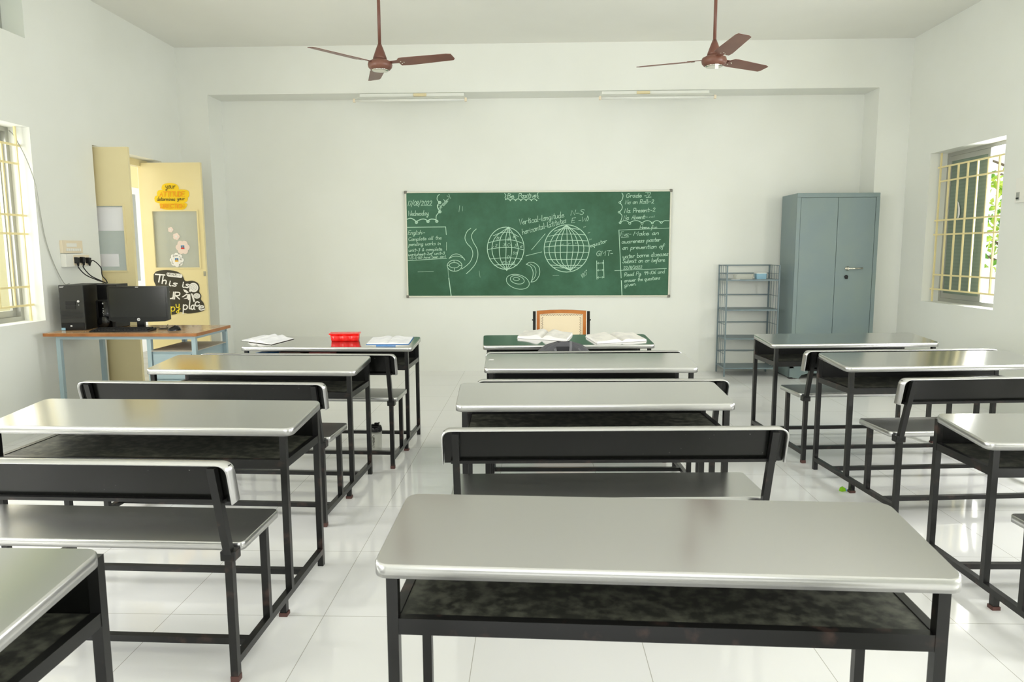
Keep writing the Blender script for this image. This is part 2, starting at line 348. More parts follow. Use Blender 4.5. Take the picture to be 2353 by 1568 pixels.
for a in ((XL,-1.7,0,H),(1.7,XR,0,H),(-1.7,1.7,0,1.1),(-1.7,1.7,2.7,H)): mb.box(a[0],a[1],YR-.3,YR,a[2],a[3])
struct(mb.build('wall_front',M['wall']))
struct(MB().box(XL-T,XR+T,YR-.3,YB+.3,-.12,0).build('floor',M['floor']))
struct(MB().box(XL-T,XR+T,YR-.3,YB+.3,H,H+.15).build('ceiling',M['ceil']))
struct(MB().box(XL,-3.545,YF,YB,0,3.09).build('trim_1',M['wall']))      # corner pilasters and beam
struct(MB().box(3.637,XR,YF,YB,0,3.09).build('trim_2',M['wall']))
struct(MB().box(XL,XR,YF,YB,3.09,H).build('trim_3',M['wall']))
mb=MB()   # outside ground
mb.box(-14,-4.14,-6,16,-.25,-.12); mb.box(4.23,14,-6,16,-.25,-.12)
tag(mb.build('ground',M['ground']),kind='structure')

# ------------------------------------------------------------ windows
def window(name,side,x,y0,y1,z0,z1,far_sash_closed=True,detail=True):
    """side +1: right wall (outside is +x). x = room face of wall"""
    t=empty(name,(x,(y0+y1)/2,z0)); t['kind']='structure'
    hw=(y1-y0)/2; h=z1-z0; s=side
    def X(d): return s*d
    fr=MB()
    d0,d1=.17,.235
    a,b=sorted((X(d0),X(d1)))
    fr.box(a,b,-hw,hw,0,.035); fr.box(a,b,-hw,hw,h-.035,h); fr.box(a,b,-hw,-hw+.035,.035,h-.035); fr.box(a,b,hw-.035,hw,.035,h-.035)
    fr.build('window_frame',M['alu'],t)
    def sash(ya,yb,d,infill,nm):
        m=MB(); a,b=sorted((X(d),X(d+.02)))
        m.box(a,b,ya,yb,.036,.085); m.box(a,b,ya,yb,h-.085,h-.036); m.box(a,b,ya,ya+.035,.085,h-.085); m.box(a,b,yb-.035,yb,.085,h-.085)
        so=m.build(nm,M['alu'],t)
        a,b=sorted((X(d+.006),X(d+.012))); MB().box(a,b,ya+.035,yb-.035,.085,h-.085).build('mesh_screen' if infill=='mesh' else 'pane',M[infill],so)
        a,b=sorted((X(d-.012),X(d))); MB().box(a,b,ya+.012,ya+.036,h*.46,h*.52,.002).build('sash_latch',M['alu'],so)
    if side>0:
        sash(-.10,hw-.036,.175,'mesh','screen_sash'); sash(.03,hw-.04,.207,'glass','glass_sash')     # both slid to the far half
    else:
        sash(-.02,hw-.036,.207,'glass','glass_sash'); sash(-hw+.036,.08,.175,'glass','glass_sash')
    if detail:
        g=MB(); gx=X(.085)
        rails=[h-.14,h-.28,h*.55,h*.455,.27,.125]
        for i,z in enumerate(rails):
            e=hw+.02 if i in (0,2,3,5) else hw-.03
            g.box(gx-.004,gx+.004,-e,e,z-.008,z+.008)
        for k in range(8):
            y=-hw+.045+k*(2*hw-.09)/7
            za,zb=(0.0,h) if k in (0,7) else (.125,h-.14)
            g.bar((gx,y,za),(gx,y,zb),.014)
        g.build('security_grille',M['grille'],t)
    return t
window('window_1',-1,XL,4.36,5.56,.865,2.355)
window('window_2',1,XR,6.33,7.495,.87,2.345)
window('window_3',-1,XL,2.0,3.2,.865,2.355); window('window_4',1,XR,3.3,4.5,.87,2.345)
window('window_5',-1,XL,-1.0,.2,.865,2.355); window('window_6',1,XR,.3,1.5,.87,2.345)
t=empty('window_7',(XL,4.95,3.02)); t['kind']='structure'
m=MB(); m.box(-.2,-.17,-.65,.647,0,.03); m.box(-.2,-.17,-.65,.647,.4,.43); m.box(-.2,-.17,.617,.647,.03,.4); m.box(-.2,-.17,-.65,-.62,.03,.4); m.build('window_frame',M['alu'],t)
M['vent_glass']=glass('pale_green_glass','#cfe4d2',.15,.75)
m=MB()
for k in range(5): m.hexa([(-.19,-.62,.04+k*.075),(-.18,-.62,.035+k*.075),(-.18,.617,.035+k*.075),(-.19,.617,.04+k*.075),(-.215,-.62,.115+k*.075),(-.21,-.62,.115+k*.075),(-.21,.617,.115+k*.075),(-.215,.617,.115+k*.075)])
m.build('glass_louvres',M['vent_glass'],t)
# small smear on the insect screen of the right window
sm=MB(); sm.prism([(0,0),(.022,.02),(.045,.07),(.05,.13),(.03,.17),(.01,.185),(.02,.14),(.018,.08)],lambda u,v:(XR+.172,7.27-u,1.86-v),lambda u,v:(XR+.170,7.27-u,1.86-v))
tag(sm.build('paint_smear',M['poster_white']),'white paint smear on the mesh screen of the right window','smear')

# ------------------------------------------------------------ door with two leaves
door=empty('door_1',(XL,6.94,0)); door['kind']='structure'
def W2(o,parent):  # parent keeping world coordinates (parent unrotated)
    o.parent=parent; o.matrix_parent_inverse=Matrix.Translation(-parent.location)
    return o
m=MB(); m.box(-4.10,-4.03,6.345,6.40,0,2.335); m.box(-4.10,-4.03,7.47,7.53,0,2.335); m.box(-4.10,-4.03,6.40,7.47,2.27,2.335)
W2(m.build('door_frame',M['doory']),door)
def leaf(x0,x1,yc,ztop,px0,px1,pz0,pz1,nm):
    m=MB(); a,b=yc-.016,yc+.016
    m.box(x0,x1,a,b,.012,pz0); m.box(x0,x1,a,b,pz1,ztop); m.box(x0,px0,a,b,pz0,pz1); m.box(px1,x1,a,b,pz0,pz1)
    for u0,u1,v0,v1 in ((px0-.014,px1+.014,pz0-.014,pz0),(px0-.014,px1+.014,pz1,pz1+.014),(px0-.014,px0,pz0,pz1),(px1,px1+.014,pz0,pz1)): m.box(u0,u1,a-.007,a,v0,v1)
    bmesh.ops.remove_doubles(m.bm,verts=m.bm.verts[:],dist=1e-5)
    lf=W2(m.build(nm,M['doory']),door)
    g=MB().box(px0,px1,yc-.003,yc+.003,pz0,pz1).build('glass_pane',M['doorglass']); g.parent=lf
    return lf
lf1=leaf(-4.03,-3.60,6.42,2.325,-3.97,-3.675,1.235,1.81,'door_leaf')
lf2=leaf(-4.025,-3.405,7.40,2.305,-3.93,-3.467,1.24,1.815,'door_leaf')
m=MB(); m.box(-3.43,-3.41,7.375,7.384,1.15,1.2); m.box(-3.425,-3.405,7.366,7.376,1.17,1.18); o=m.build('door_bolt',M['alu']); o.parent=lf2
for z in (1.14,1.12):
    pass
m=MB(); [m.box(-3.80+i*.075,-3.79+i*.075,6.399,6.404,1.10,1.155) for i in range(2)]; o=m.build('door_bolt',M['doory']); o.parent=lf1
# papers stuck on near leaf glass
for z0,z1,x0,x1,lab in ((1.59,1.80,-3.965,-3.68,'upper white paper sheet taped to the narrow door leaf glass'),(1.27,1.385,-3.965,-3.75,'lower white paper sheet taped to the narrow door leaf glass')):
    tag(MB().box(x0,x1,6.414,6.4165,z0,z1).build('paper_sheet',M['hand']),lab,'paper','papers on the narrow door leaf')

# ------------------------------------------------------------ posters on the wide leaf (face y=7.384)
PY=7.383
def pf(y): return lambda u,v:(u,y,v)
def cut(mb,pts,y,th=.0025,sm=5):
    q=smooth_pts([(a,b,0) for a,b in pts]+[(pts[0][0],pts[0][1],0)],sm)[:-1] if sm else [Vector((a,b,0)) for a,b in pts]
    mb.prism([(p.x,p.y) for p in q],lambda u,v:(u,y,v),lambda u,v:(u,y-th,v))
def zpx(u,v): # door-plane conversion from the 627x1568 detail crop (3.92 px per photo px)
    U=330+u/3.92; V=360+v/3.92
    return (-3.933+(U-349-(V-485)*.066)*.004540+(0),1.820-(V-485)*.004475+(U-349)*-.0001)
t=empty('door_poster',(-3.71,PY,1.82),0,'yellow cloud-shaped paper poster about attitude and direction on the open door','poster')
m=MB()
for e in ([(-3.82,2.045),(-3.80,2.085),(-3.73,2.10),(-3.66,2.085),(-3.64,2.04),(-3.70,2.02),(-3.78,2.02)],
          [(-3.87,2.0),(-3.84,2.03),(-3.7,2.035),(-3.56,2.03),(-3.535,1.99),(-3.56,1.95),(-3.7,1.94),(-3.85,1.955)],
          [(-3.90,1.945),(-3.87,1.975),(-3.72,1.975),(-3.57,1.965),(-3.555,1.925),(-3.60,1.90),(-3.75,1.885),(-3.88,1.905)],
          [(-3.85,1.88),(-3.83,1.91),(-3.7,1.915),(-3.58,1.90),(-3.565,1.87),(-3.6,1.835),(-3.7,1.825),(-3.82,1.84)]):
    cut(m,e,PY-.0004*len(m.bm.faces)/200,.0016)
W2(m.build('cloud_card',M['poster_yellow']),t)
def words(parent,name,items,material,y):
    for (tx,x,z,wd,h,ang,sw) in items:
        m=MB(); write(m,tx,x,z,wd,h,ang,sw,prog(y),slant=.08,jit=.2); W2(m.build(name,material,normals=False),parent)
words(t,'black_lettering',[('your',-3.775,2.048,.10,.052,-.02,.0042),('determines',-3.87,1.922,.185,.04,-.01,.004),('your',-3.66,1.928,.075,.034,0,.004)],M['ink'],PY-.0062)
words(t,'orange_lettering',[('ATTITUDE',-3.84,1.963,.255,.048,.01,.0065),('DIRECTION',-3.84,1.848,.245,.042,-.01,.0065)],M['poster_orange'],PY-.0062)
# paper flowers on glass
def flower(x,z,r,n,material,lab,photo=None,ringtext=None):
    t=empty('paper_flower',(x,7.394,z),0,lab,'paper flower','paper flowers on the door glass')
    m=MB(); pts=[]
    for k in range(n*8):
        a=2*PI*k/(n*8); rr=r*(.84+.16*abs(math.cos(a*n/2))); pts.append((x+rr*math.cos(a),z+rr*math.sin(a)))
    m.prism(pts,lambda u,v:(u,7.396,v),lambda u,v:(u,7.3935,v)); W2(m.build('petals',material),t)
    m=MB(); m.prism([(x+r*.3*math.cos(k*PI/8),z+r*.3*math.sin(k*PI/8)) for k in range(16)],lambda u,v:(u,7.3934,v),lambda u,v:(u,7.3925,v)); W2(m.build('flower_centre',M['poster_white'] if photo else M['paper']),t)
    if photo:
        m=MB(); s=r*.24
        m.m(photo[0]).box(x-s,x+s,7.3915,7.3924,z-s,z+s*1.1); m.m(M['skin_print']).lathe([(s*.45,-.0005),(s*.45,.0)],(x,7.3913,z+s*.3),12,'Y'); m.m(photo[1]).box(x-s,x+s,7.3908,7.3915,z-s,z-s*.2)
        W2(m.build('portrait_photo'),t)
    if ringtext:
        m=MB(); st=list(ringtext)
        for k,ch in enumerate(st):
            a=PI*1.25-k*(PI*1.5/(len(st)-1)); write(m,ch,x+r*.62*math.cos(a),z+r*.62*math.sin(a)-.006,.012,.018,a-PI/2,.002,lambda u,v:(u,7.3924,v))
        W2(m.build('ring_lettering',M['ink'],normals=False),t)
flower(-3.757,1.628,.029,5,M['pink_paper'],'smallest pale paper flower, topmost on the door glass')
flower(-3.702,1.559,.037,5,M['pink_paper'],'small plain pale paper flower, second from the top on the door glass')
flower(-3.641,1.447,.074,6,M['pink_paper'],'large pink paper flower with a red and blue portrait on the door glass',(M['blue_print'],M['red_print']))
flower(-3.712,1.317,.074,8,M['poster_white'],'white scalloped paper flower with ring writing and portrait, lowest on the door glass',(M['blue_print'],M['yellow_print']),'our family me')
# black card poster
t=empty('door_poster',(-3.7,PY,.8),0,'black cut-out card poster with white welcome words and roses on the open door','poster')
m=MB()
ol=[(90,1060),(120,1030),(210,1018),(300,1030),(350,1065),(378,1115),(440,1110),(490,1130),(508,1170),(505,1210),(525,1245),(520,1280),(545,1310),(556,1350),(550,1380),(490,1400),(400,1412),(335,1398),(290,1420),(200,1428),(100,1410),(40,1380),(20,1330),(50,1290),(40,1240),(70,1200),(110,1170),(92,1120)]
cut(m,[zpx(*q) for q in ol],PY,.0025,3); W2(m.build('black_card',M['poster_black']),t)
def zw(tx,x,y,wpx,hpx,ang,sw):
    a=zpx(x,y); return (tx,a[0],a[1],wpx/3.92*.00454,hpx/3.92*.00448,ang,sw)
words(t,'white_lettering',[zw('T',97,1124,62,66,-.08,.0135),zw('h',168,1140,34,64,-.1,.012),zw('is',226,1160,66,56,-.08,.0115),zw('is',350,1172,56,62,-.06,.0115),
  zw('YOUR',110,1275,215,60,-.04,.0125),zw('p',362,1375,32,84,-.02,.0125),zw('l',408,1368,14,74,0,.0125),zw('a',432,1372,32,76,0,.0125),zw('c',470,1340,30,76,0,.0125),zw('e',506,1378,36,76,.05,.0125)],M['poster_white'],PY-.0032)
words(t,'yellow_lettering',[zw('ha',120,1390,80,80,0,.009),zw('p',205,1394,30,80,0,.009),zw('p',250,1392,30,80,0,.009),zw('y',295,1372,30,84,.03,.009)],M['yellow_letters'],PY-.0032)
m=MB(); a=zpx(280,1064)
m.prism(rrect(a[0]-.082,a[0]+.082,a[1]-.020,a[1]+.022,.018),lambda u,v:(u-(v-a[1])*0,PY-.0026,v-(u-a[0])*.12),lambda u,v:(u,PY-.0040,v-(u-a[0])*.12)); W2(m.build('grade_label',M['poster_white']),t)
words(t,'grade_lettering',[zw('GRADE-V',215,1062,118,24,-.12,.0028)],M['ink'],PY-.0046)
m=MB()
def disc(c,r,y,sq=1): 
    c=zpx(*c); m.prism([(c[0]+r*math.cos(k*PI/10),c[1]+r*sq*math.sin(k*PI/10)) for k in range(20)],lambda u,v:(u,PY-.0026,v),lambda u,v:(u,y,v))
disc((455,1172),.049,PY-.004); disc((485,1248),.036,PY-.004,.8)
for p in (((360,1190),(385,1195),(412,1218),(392,1225),(370,1212)),((345,1262),(392,1228),(400,1236),(362,1262)),((400,1232),(425,1235),(428,1285),(408,1290),(392,1262)),((430,1225),(445,1228),(470,1300),(455,1305)),((362,1278),(400,1262),(396,1276)),((425,1180),(440,1190),(425,1215),(412,1205))):
    m.prism([zpx(*q) for q in p],lambda u,v:(u,PY-.0026,v),lambda u,v:(u,PY-.0036,v))
rz=W2(m.build('rose_cutouts',M['poster_white']),t)
m=MB()
for c,r in (((455,1172),.049),((485,1248),.033)):
    c=zpx(*c)
    ribbon(m,[(c[0]+r*.85*(k/26)*math.cos(k*.62),c[1]+r*.8*(k/26)*math.sin(k*.62)) for k in range(27)],.0018,lambda u,v:(u,PY-.0045,v))
o=m.build('rose_outlines',M['ink'],normals=False); o.parent=rz

# ------------------------------------------------------------ chalkboard
BX0,BX1,BZ0,BZ1=-1.472,1.546,.868,2.070
cb=empty('chalkboard',(0,YB,.868),0,'long green chalkboard covered in chalk lessons on the end wall','chalkboard')
W2(MB().box(BX0+.01,BX1-.01,YB-.025,YB,BZ0+.01,BZ1-.01).build('writing_surface',M['board']),cb)
m=MB(); fw=.017
m.box(BX0,BX1,YB-.032,YB,BZ1-fw,BZ1,.003); m.box(BX0,BX1,YB-.032,YB,BZ0,BZ0+fw,.003); m.box(BX0,BX0+fw,YB-.032,YB,BZ0,BZ1,.003); m.box(BX1-fw,BX1,YB-.032,YB,BZ0,BZ1,.003)
W2(m.build('board_frame',mat('pale_board_frame','#dcdccb',.4)),cb)
for x in (BX0+.008,BX1-.008):
    for z in (BZ0+.008,BZ1-.008): W2(MB().box(x-.017,x+.017,YB-.036,YB-.001,z-.017,z+.017,.008).build('corner_cap',mat('grey_corner','#7c7a70',.5)),cb)
def bS(x,y): # detail-crop coordinates (5.6 px per photo px, origin 900,420) -> metres on the board
    L=168+(y-112)*.0243; Rr=3601-(y-95)*.0160; u=(x-L)/(Rr-L); top=112-u*17; v=(y-top)/(1473-top)
    return BX0+u*(BX1-BX0), BZ1-v*(BZ1-BZ0)
CY=YB-.0262
def fb(u,v):
    X,Z=bS(u,-v); NS[0]+=1; return (X,CY-NS[0]%400*3e-6,Z)
def ct(t,x,y,wd,h,dy=0,w=8.5,**k):
    tx=MB(); write(tx,t,x,-y,math.hypot(wd,dy),h,math.atan2(dy,wd),w*.72,fb,**k); W2(tx.build('chalk_line',M['chalk'],normals=False),cb)
ct('17/08/2022',205,292,310,66,4); ct('Wednesday',210,420,262,62,8); ct('Grade-V',622,345,150,58,150,9)
ct('Be',1492,196,80,56,3,9); ct('Positive',1638,194,222,56,8,9)
ct('English:-',212,660,215,52,5,7); ct('Complete all the',215,742,425,46,22,7); ct('pending works in',222,806,408,44,14,7)
ct('unit-3 & complete',220,880,428,42,16,7); ct('worksheet-2of unit-3',215,934,465,38,18,7); ct('WS-3,4&5 have been sent',220,978,475,34,22,6)
ct('Vertical-longitude',1650,538,570,72,98,8); ct('N-S',2312,418,158,62,14,8)
ct('horizontal-latitutes',1692,662,560,70,152,8); ct('E -W',2322,512,190,60,18,8); ct('equator',2566,828,205,50,62,8); ct('GMT-',2640,940,210,62,10,8)
ct('180°',2462,1228,75,52,58,6)
ct('Grade -V',3018,192,300,52,6,8); ct('No on Roll:-2',3008,276,360,52,12,8); ct('No. Present:-2',3000,386,385,54,14,8); ct('No. Absent:-',2990,474,300,54,14,8); ct('nil',3315,448,60,20,4,5)
ct('Home fun',3196,594,215,44,4,6); ct('Evs:-',2952,686,130,56,6,7); ct('Make an',3116,676,315,52,8,8)
ct('awareness poster',2966,780,490,52,28,8); ct('on prevention of',2976,860,525,54,22,8); ct('water borne diseases',2980,972,575,54,36,7.5)
ct('Submit on or before',2976,1034,535,52,20,8); ct('22/8/2022',2990,1114,235,42,12,7)
ct('Read Pg. 99-106 and',3004,1206,510,46,42,7); ct('answer the questions',3002,1282,452,46,36,7); ct('given.',3005,1342,150,44,22,7)
dr=MB()
def cl(pts,w=8,sm=6):
    q=[(v.x,v.y) for v in smooth_pts([(a,b,0) for a,b in pts],sm)] if sm and len(pts)>2 else pts
    ribbon(dr,[(a,-b) for a,b in q],w,fb)
def circ(cx,cy,rx,ry,w=8,rot=0,n=40): cl([(cx+rx*math.cos(2*PI*k/n)*math.cos(rot)-ry*math.sin(2*PI*k/n)*math.sin(rot),cy+rx*math.cos(2*PI*k/n)*math.sin(rot)+ry*math.sin(2*PI*k/n)*math.cos(rot)) for k in range(n+1)],w,0)
# scalloped borders
cl([(200,462),(245,450),(290,470),(315,492)],12); cl([(330,485),(390,462),(440,466),(462,488)],11); cl([(470,480),(510,462),(560,466),(580,480)],12)
for c in ((320,503),(470,492),(585,490),(622,250),(624,368)): circ(c[0],c[1],16,15,9); circ(c[0],c[1],6,6,6)
cl([(575,470),(578,420),(600,390),(622,368)],9); cl([(620,360),(596,320),(592,285),(615,258)],9); cl([(612,245),(588,210),(594,170),(618,148)],9)
for k in range(6): cl([(1470+k*68,216),(1495+k*68,206),(1520+k*68,212),(1532+k*68,224)],8); circ(1534+k*68,226,6,6,5)
cl([(1462,138),(1478,160),(1466,184),(1474,208)],8); cl([(1892,130),(1880,150),(1892,172),(1885,190),(1900,200)],8)
cl([(2966,135),(2980,165),(2970,215),(2945,245)],8); cl([(2945,262),(2970,300),(2965,340),(2935,372)],8); cl([(2935,385),(2968,420),(2960,470),(2945,505)],8)
for c in ((2940,254),(2932,377),(2945,512),(3068,522),(3225,522),(3355,516),(3470,510)): circ(c[0],c[1],13,11,7)
for a,b in ((2950,3060),(3078,3215),(3238,3345),(3368,3460),(3482,3568)): cl([(a,505),((a*2+b)/3,488),((a+2*b)/3,488),(b,508 if b<3560 else 488)],8)
def flush(nm):
    global dr
    W2(dr.build(nm,M['chalk'],normals=False),cb); dr=MB()
flush('chalk_scallops')
# rulings
cl([(200,566),(700,562)],8,0); cl([(700,562),(708,660)],8,0); cl([(710,760),(710,862)],5,0); cl([(208,996),(712,966)],7,0); cl([(340,1142),(545,1134)],4,0); cl([(742,1225),(773,1448)],11,0); cl([(730,1100),(742,1225)],4,0)
cl([(1135,1130),(1148,1215)],3,0); cl([(880,290),(872,370)],4,0); cl([(920,300),(920,360)],3,0)
cl([(2930,606),(3572,582)],6,0); cl([(2930,606),(2962,1225)],8,0); cl([(2965,1262),(2974,1448)],11,0); cl([(2880,1130),(3540,1104)],6,0); cl([(2958,702),(3055,694)],5,0)
cl([(3265,128),(3330,126)],6,0); cl([(3275,190),(3338,186)],6,0)
cl([(1812,858),(1985,652)],6,0); cl([(1738,936),(1942,886)],6,0); cl([(2085,1195),(2165,1193)],3,0)
flush('chalk_rulings')
# wavy river, crescents, rings
cl([(1025,580),(978,620),(950,700),(975,770),(1035,840),(1052,920),(1020,1010),(960,1070),(910,1105)],8); cl([(1095,590),(1055,630),(1035,685),(1060,760),(1105,840),(1118,930),(1090,1030),(1030,1110),(970,1166)],8)
cl([(745,968),(785,925),(845,910),(905,935),(950,990)],7); cl([(745,968),(800,942),(860,940),(930,962),(948,985)],7)
flush('chalk_river')
circ(817,1062,95,72,8); circ(812,1056,65,34,7); cl([(808,990),(810,1022)],7,0); cl([(720,1056),(748,1057)],7,0); cl([(876,1058),(912,1058)],7,0); cl([(815,1092),(816,1132)],7,0)
flush('chalk_rings')
circ(1635,1273,152,92,7,.28); circ(1628,1248,92,52,7,.25); circ(1615,1237,42,19,6,.05); 
cl([(1742,1045),(1790,1020),(1850,1030),(1905,1080),(1918,1160),(1890,1230),(1852,1268),(1805,1278)],7); cl([(1742,1045),(1800,1075),(1832,1150),(1822,1230),(1805,1278)],7); cl([(1790,1040),(1850,1080),(1870,1150),(1850,1220),(1812,1262)],6)
flush('chalk_rings')
# ladder sketch
cl([(2648,1005),(2652,1242)],8,0); cl([(2736,995),(2742,1222)],8,0)
for y in (1030,1122,1216):
    cl([(2658,y+4),(2732,y)],5,0); cl([(2672,y-8),(2658,y+4),(2672,y+14)],5,0); cl([(2720,y-10),(2734,y),(2720,y+12)],5,0)
flush('chalk_ladder')
for c,tx_ in (((2480,575),0),((2535,650),0),((2555,735),0),((2195,800),0),((2285,790),0),((2372,785),0)):
    cl([(c[0],c[1]),(c[0]+4,c[1]-18)],4,0); cl([(c[0]+14,c[1]-8),(c[0]+26,c[1]-16)],4,0)
cl([(2528,425),(2542,455),(2526,488)],6)
W2(dr.build('chalk_ticks',M['chalk'],normals=False),cb)
for gi,(cx,cy,rx,ry,top,bot,mer,par) in enumerate(((1477,838,237,272,(1515,566),(1492,1125),(-.75,-.35,0.02,.33,.68),(640,735,832,965,1050)),(2262,843,290,305,(2258,540),(2312,1128),(-.78,-.52,-.28,0.02,.28,.52,.76),(588,660,740,808,892,985,1062,1095)))):
    dr=MB(); circ(cx,cy,rx,ry,9)
    for q in mer: cl([top,(cx+q*rx*.72,cy-ry*.55),(cx+q*rx,cy),(cx+q*rx*.74,cy+ry*.58),bot],8)
    for y in par:
        k=math.sqrt(max(0,1-((y-cy)/ry)**2)); dyy=(cy-y)*.10+ (28 if gi==0 else 14)
        cl([(cx-rx*k,y+dyy*.8),(cx-rx*k*.4,y),(cx+rx*k*.4,y-2),(cx+rx*k,y+(dyy if gi==0 else dyy*.2))],7)
    if gi==0:
        for t_,x,y,h in (('A',1505,625,36),('B',1500,735,36),('BS',1360,722,34),('BC',1570,706,34),('1',1262,850,48),('2',1340,820,40),('3',1440,810,44),('C4',1498,812,40),('5',1592,820,44),('6',1660,832,42),('D',1498,968,38),('D5',1570,915,34),('E3',1432,1040,36),('C',1500,1040,34),('02',1545,1036,28)):
            write(dr,t_,x,-y,(24 if len(t_)==1 else 48),h*.9,0,4,fb)
    W2(dr.build('chalk_globe',M['chalk'],normals=False),cb)

# ------------------------------------------------------------ desk-and-bench units
def make_unit(zn=.727,zf=.760,yn=-.398,yf=-.03,zs=.46,zsh=.598,W=1.236,zt=.757,rz=None):
    t=empty('school_desk',(0,0,0)); wl=.578; L=.0125
    hw=W/2
    def topz(y): return zn+(y-yn)/(yf-yn)*(zf-zn)
    # desktop
    m=MB(); out=rrect(-hw,hw,yn,yf,.032,5); inn=rrect(-hw+.004,hw-.004,yn+.004,yf-.004,.03,5)
    n=len(out)
    A=[m.bm.verts.new((u,v,topz(v)-.030)) for u,v in out]; B=[m.bm.verts.new((u,v,topz(v)-.005)) for u,v in out]; Cc=[m.bm.verts.new((u,v,topz(v))) for u,v in inn]
    m.m(M['ply']); m._fin([m.bm.faces.new(list(reversed(A)))])
    m.m(M['steel_edge']); m._fin([m.bm.faces.new([A[i],A[(i+1)%n],B[(i+1)%n],B[i]]) for i in range(n)],True); m._fin([m.bm.faces.new([B[i],B[(i+1)%n],Cc[(i+1)%n],Cc[i]]) for i in range(n)],True)
    m.m(M['steel']); m._fin([m.bm.faces.new(Cc)])
    m.build('desktop',None,t)
    # legs
    yr,yb1,yb2=-.378,-.60,-.872
    for s in (-1,1):
        x=s*wl
        m=MB(); m.box(x-L,x+L,-.0125,.0125,0,topz(0)-.035); m.m(M['rubber'] if False else M['tube']); m.build('desk_leg',M['tube'],t)
        m=MB(); m.box(x-L,x+L,yr-L,yr+L,.08,topz(yr)-.031); m.build('desk_leg',M['tube'],t)
        m=MB(); m.box(x-L,x+L,yb1-L,yb1+L,.08,zs-.028); m.build('bench_leg',M['tube'],t)
        # bench rear leg: straight to the seat, then leaning back to carry the backrest
        m=MB(); m.box(x-L,x+L,yb2-L,yb2+L,.008,zs-.035)
        m.hexa([(x-L,yb2-L,zs-.035),(x+L,yb2-L,zs-.035),(x+L,yb2+L,zs-.035),(x-L,yb2+L,zs-.035),(x-L,yb2-.085-L,zt-.012),(x+L,yb2-.085-L,zt-.012),(x+L,yb2-.085+L,zt-.012),(x-L,yb2-.085+L,zt-.012)])
        m.box(x-L-.012,x+L+.012,yb2-.016,yb2+.03,zs-.045,zs-.012,.003)
        lg=m.build('bench_leg',M['tube'],t)
        MB().box(x-L-.001,x+L+.001,yb2-L-.001,yb2+L+.001,0,.02).build('rubber_foot',M['rubber'],lg)
        # bottom runner with stub foot
        m=MB(); m.box(x-L,x+L,yb2+L,-L,.055,.08); m.box(x-L,x+L,-.458,-.433,.006,.055); rn=m.build('runner',M['tube'],t)
        MB().box(x-.016,x+.016,-.462,-.429,0,.014).build('rubber_foot',M['rubber'],rn)
        # shelf side angle
        MB().box(x-L*.9,x+L*.9,yr+L,-L,zsh-.03,zsh+.002).build('shelf_side_bar',M['tube'],t)
    for y in (-.205,-.745): MB().box(-wl+L,wl-L,y-.0125,y+.0125,.056,.079).build('crossbar',M['tube'],t)
    MB().box(-wl+L,wl-L,yr-.011,yr+.011,zsh-.034,zsh+.003).build('shelf_front_bar',M['tube'],t)
    MB().box(-wl+L,wl-L,yr+.012,-.012,zsh-.014,zsh).build('book_shelf',M['ply'],t)
    MB().box(-wl+L,wl-L,-.010,.003,zsh-.002,topz(0)-.036).build('back_panel',M['black'],t)
    # seat
    m=MB(); out=rrect(-.61,.61,-.842,-.53,.02,4); inn=rrect(-.607,.607,-.839,-.533,.018,4); n=len(out)
    A=[m.bm.verts.new((u,v,zs-.027)) for u,v in out]; B=[m.bm.verts.new((u,v,zs-.003)) for u,v in out]; Cc=[m.bm.verts.new((u,v,zs)) for u,v in inn]
    m.m(M['ply']); m._fin([m.bm.faces.new(list(reversed(A)))]); m.m(M['steel_edge']); m._fin([m.bm.faces.new([A[i],A[(i+1)%n],B[(i+1)%n],B[i]]) for i in range(n)],True); m._fin([m.bm.faces.new([B[i],B[(i+1)%n],Cc[(i+1)%n],Cc[i]]) for i in range(n)],True)
    m.m(M['seat_steel']); m._fin([m.bm.faces.new(Cc)]); m.build('bench_seat',None,t)
    # backrest: steel shell with lip, black panel set inside
    zb=zt-.135; ytp,ybt=yb2-.068,yb2-.036
    def f(depth):
        def g(u,v): # v 0..1 bottom->top
            return (u, ybt+(ytp-ybt)*v+depth, zb+(zt-zb)*v)
        return g
    out=[]
    r=.03; hwb=.628
    hh=zt-zb
    for k in range(6):
        a=PI/2*k/5; out.append((hwb-r+r*math.sin(PI/2-0)*math.cos(a),(hh-r+r*math.sin(a))/hh))
    top=[(hwb,0)]+[(hwb-r+r*math.cos(PI/2*k/5),(hh-r+r*math.sin(PI/2*k/5))/hh) for k in range(6)]+[(-hwb+r-r*math.sin(PI/2*k/5),(hh-r+r*math.cos(PI/2*k/5))/hh) for k in range(6)]+[(-hwb,0)]
    m=MB(); m.m(M['steel']); m.prism(top,f(.020),f(.024))
    m.m(M['steel_edge'])
    k=.0035; inner=[(u*(1-k/hwb) , v-(k/hh if v>.05 else 0)) for u,v in top]
    V=[[m.bm.verts.new(Vector(f(d)(*q))) for q in ring] for d,ring in ((.022,top),(-.030,top),(-.030,inner),(.018,inner))]
    for a,b in zip(V,V[1:]): m._fin([m.bm.faces.new([a[i],a[i+1],b[i+1],b[i]]) for i in range(len(top)-1)],True)
    bk=m.build('backrest',None,t)
    m=MB(); g=f(0)
    m.prism([(-hwb+.006,0),(hwb-.006,0),(hwb-.006,.93),(-hwb+.006,.93)],f(.0),f(.0185)); m.build('backrest_panel',M['black'],bk)
    m=MB(); m.hexa([f(-.016)(-hwb+.03,0),f(-.016)(hwb-.03,0),f(.018)(hwb-.03,0),f(.018)(-hwb+.03,0),f(-.016)(-hwb+.03,.09),f(-.016)(hwb-.03,.09),f(.018)(hwb-.03,.09),f(.018)(-hwb+.03,.09)]); m.build('lower_rail',M['tube'],bk)
    return t
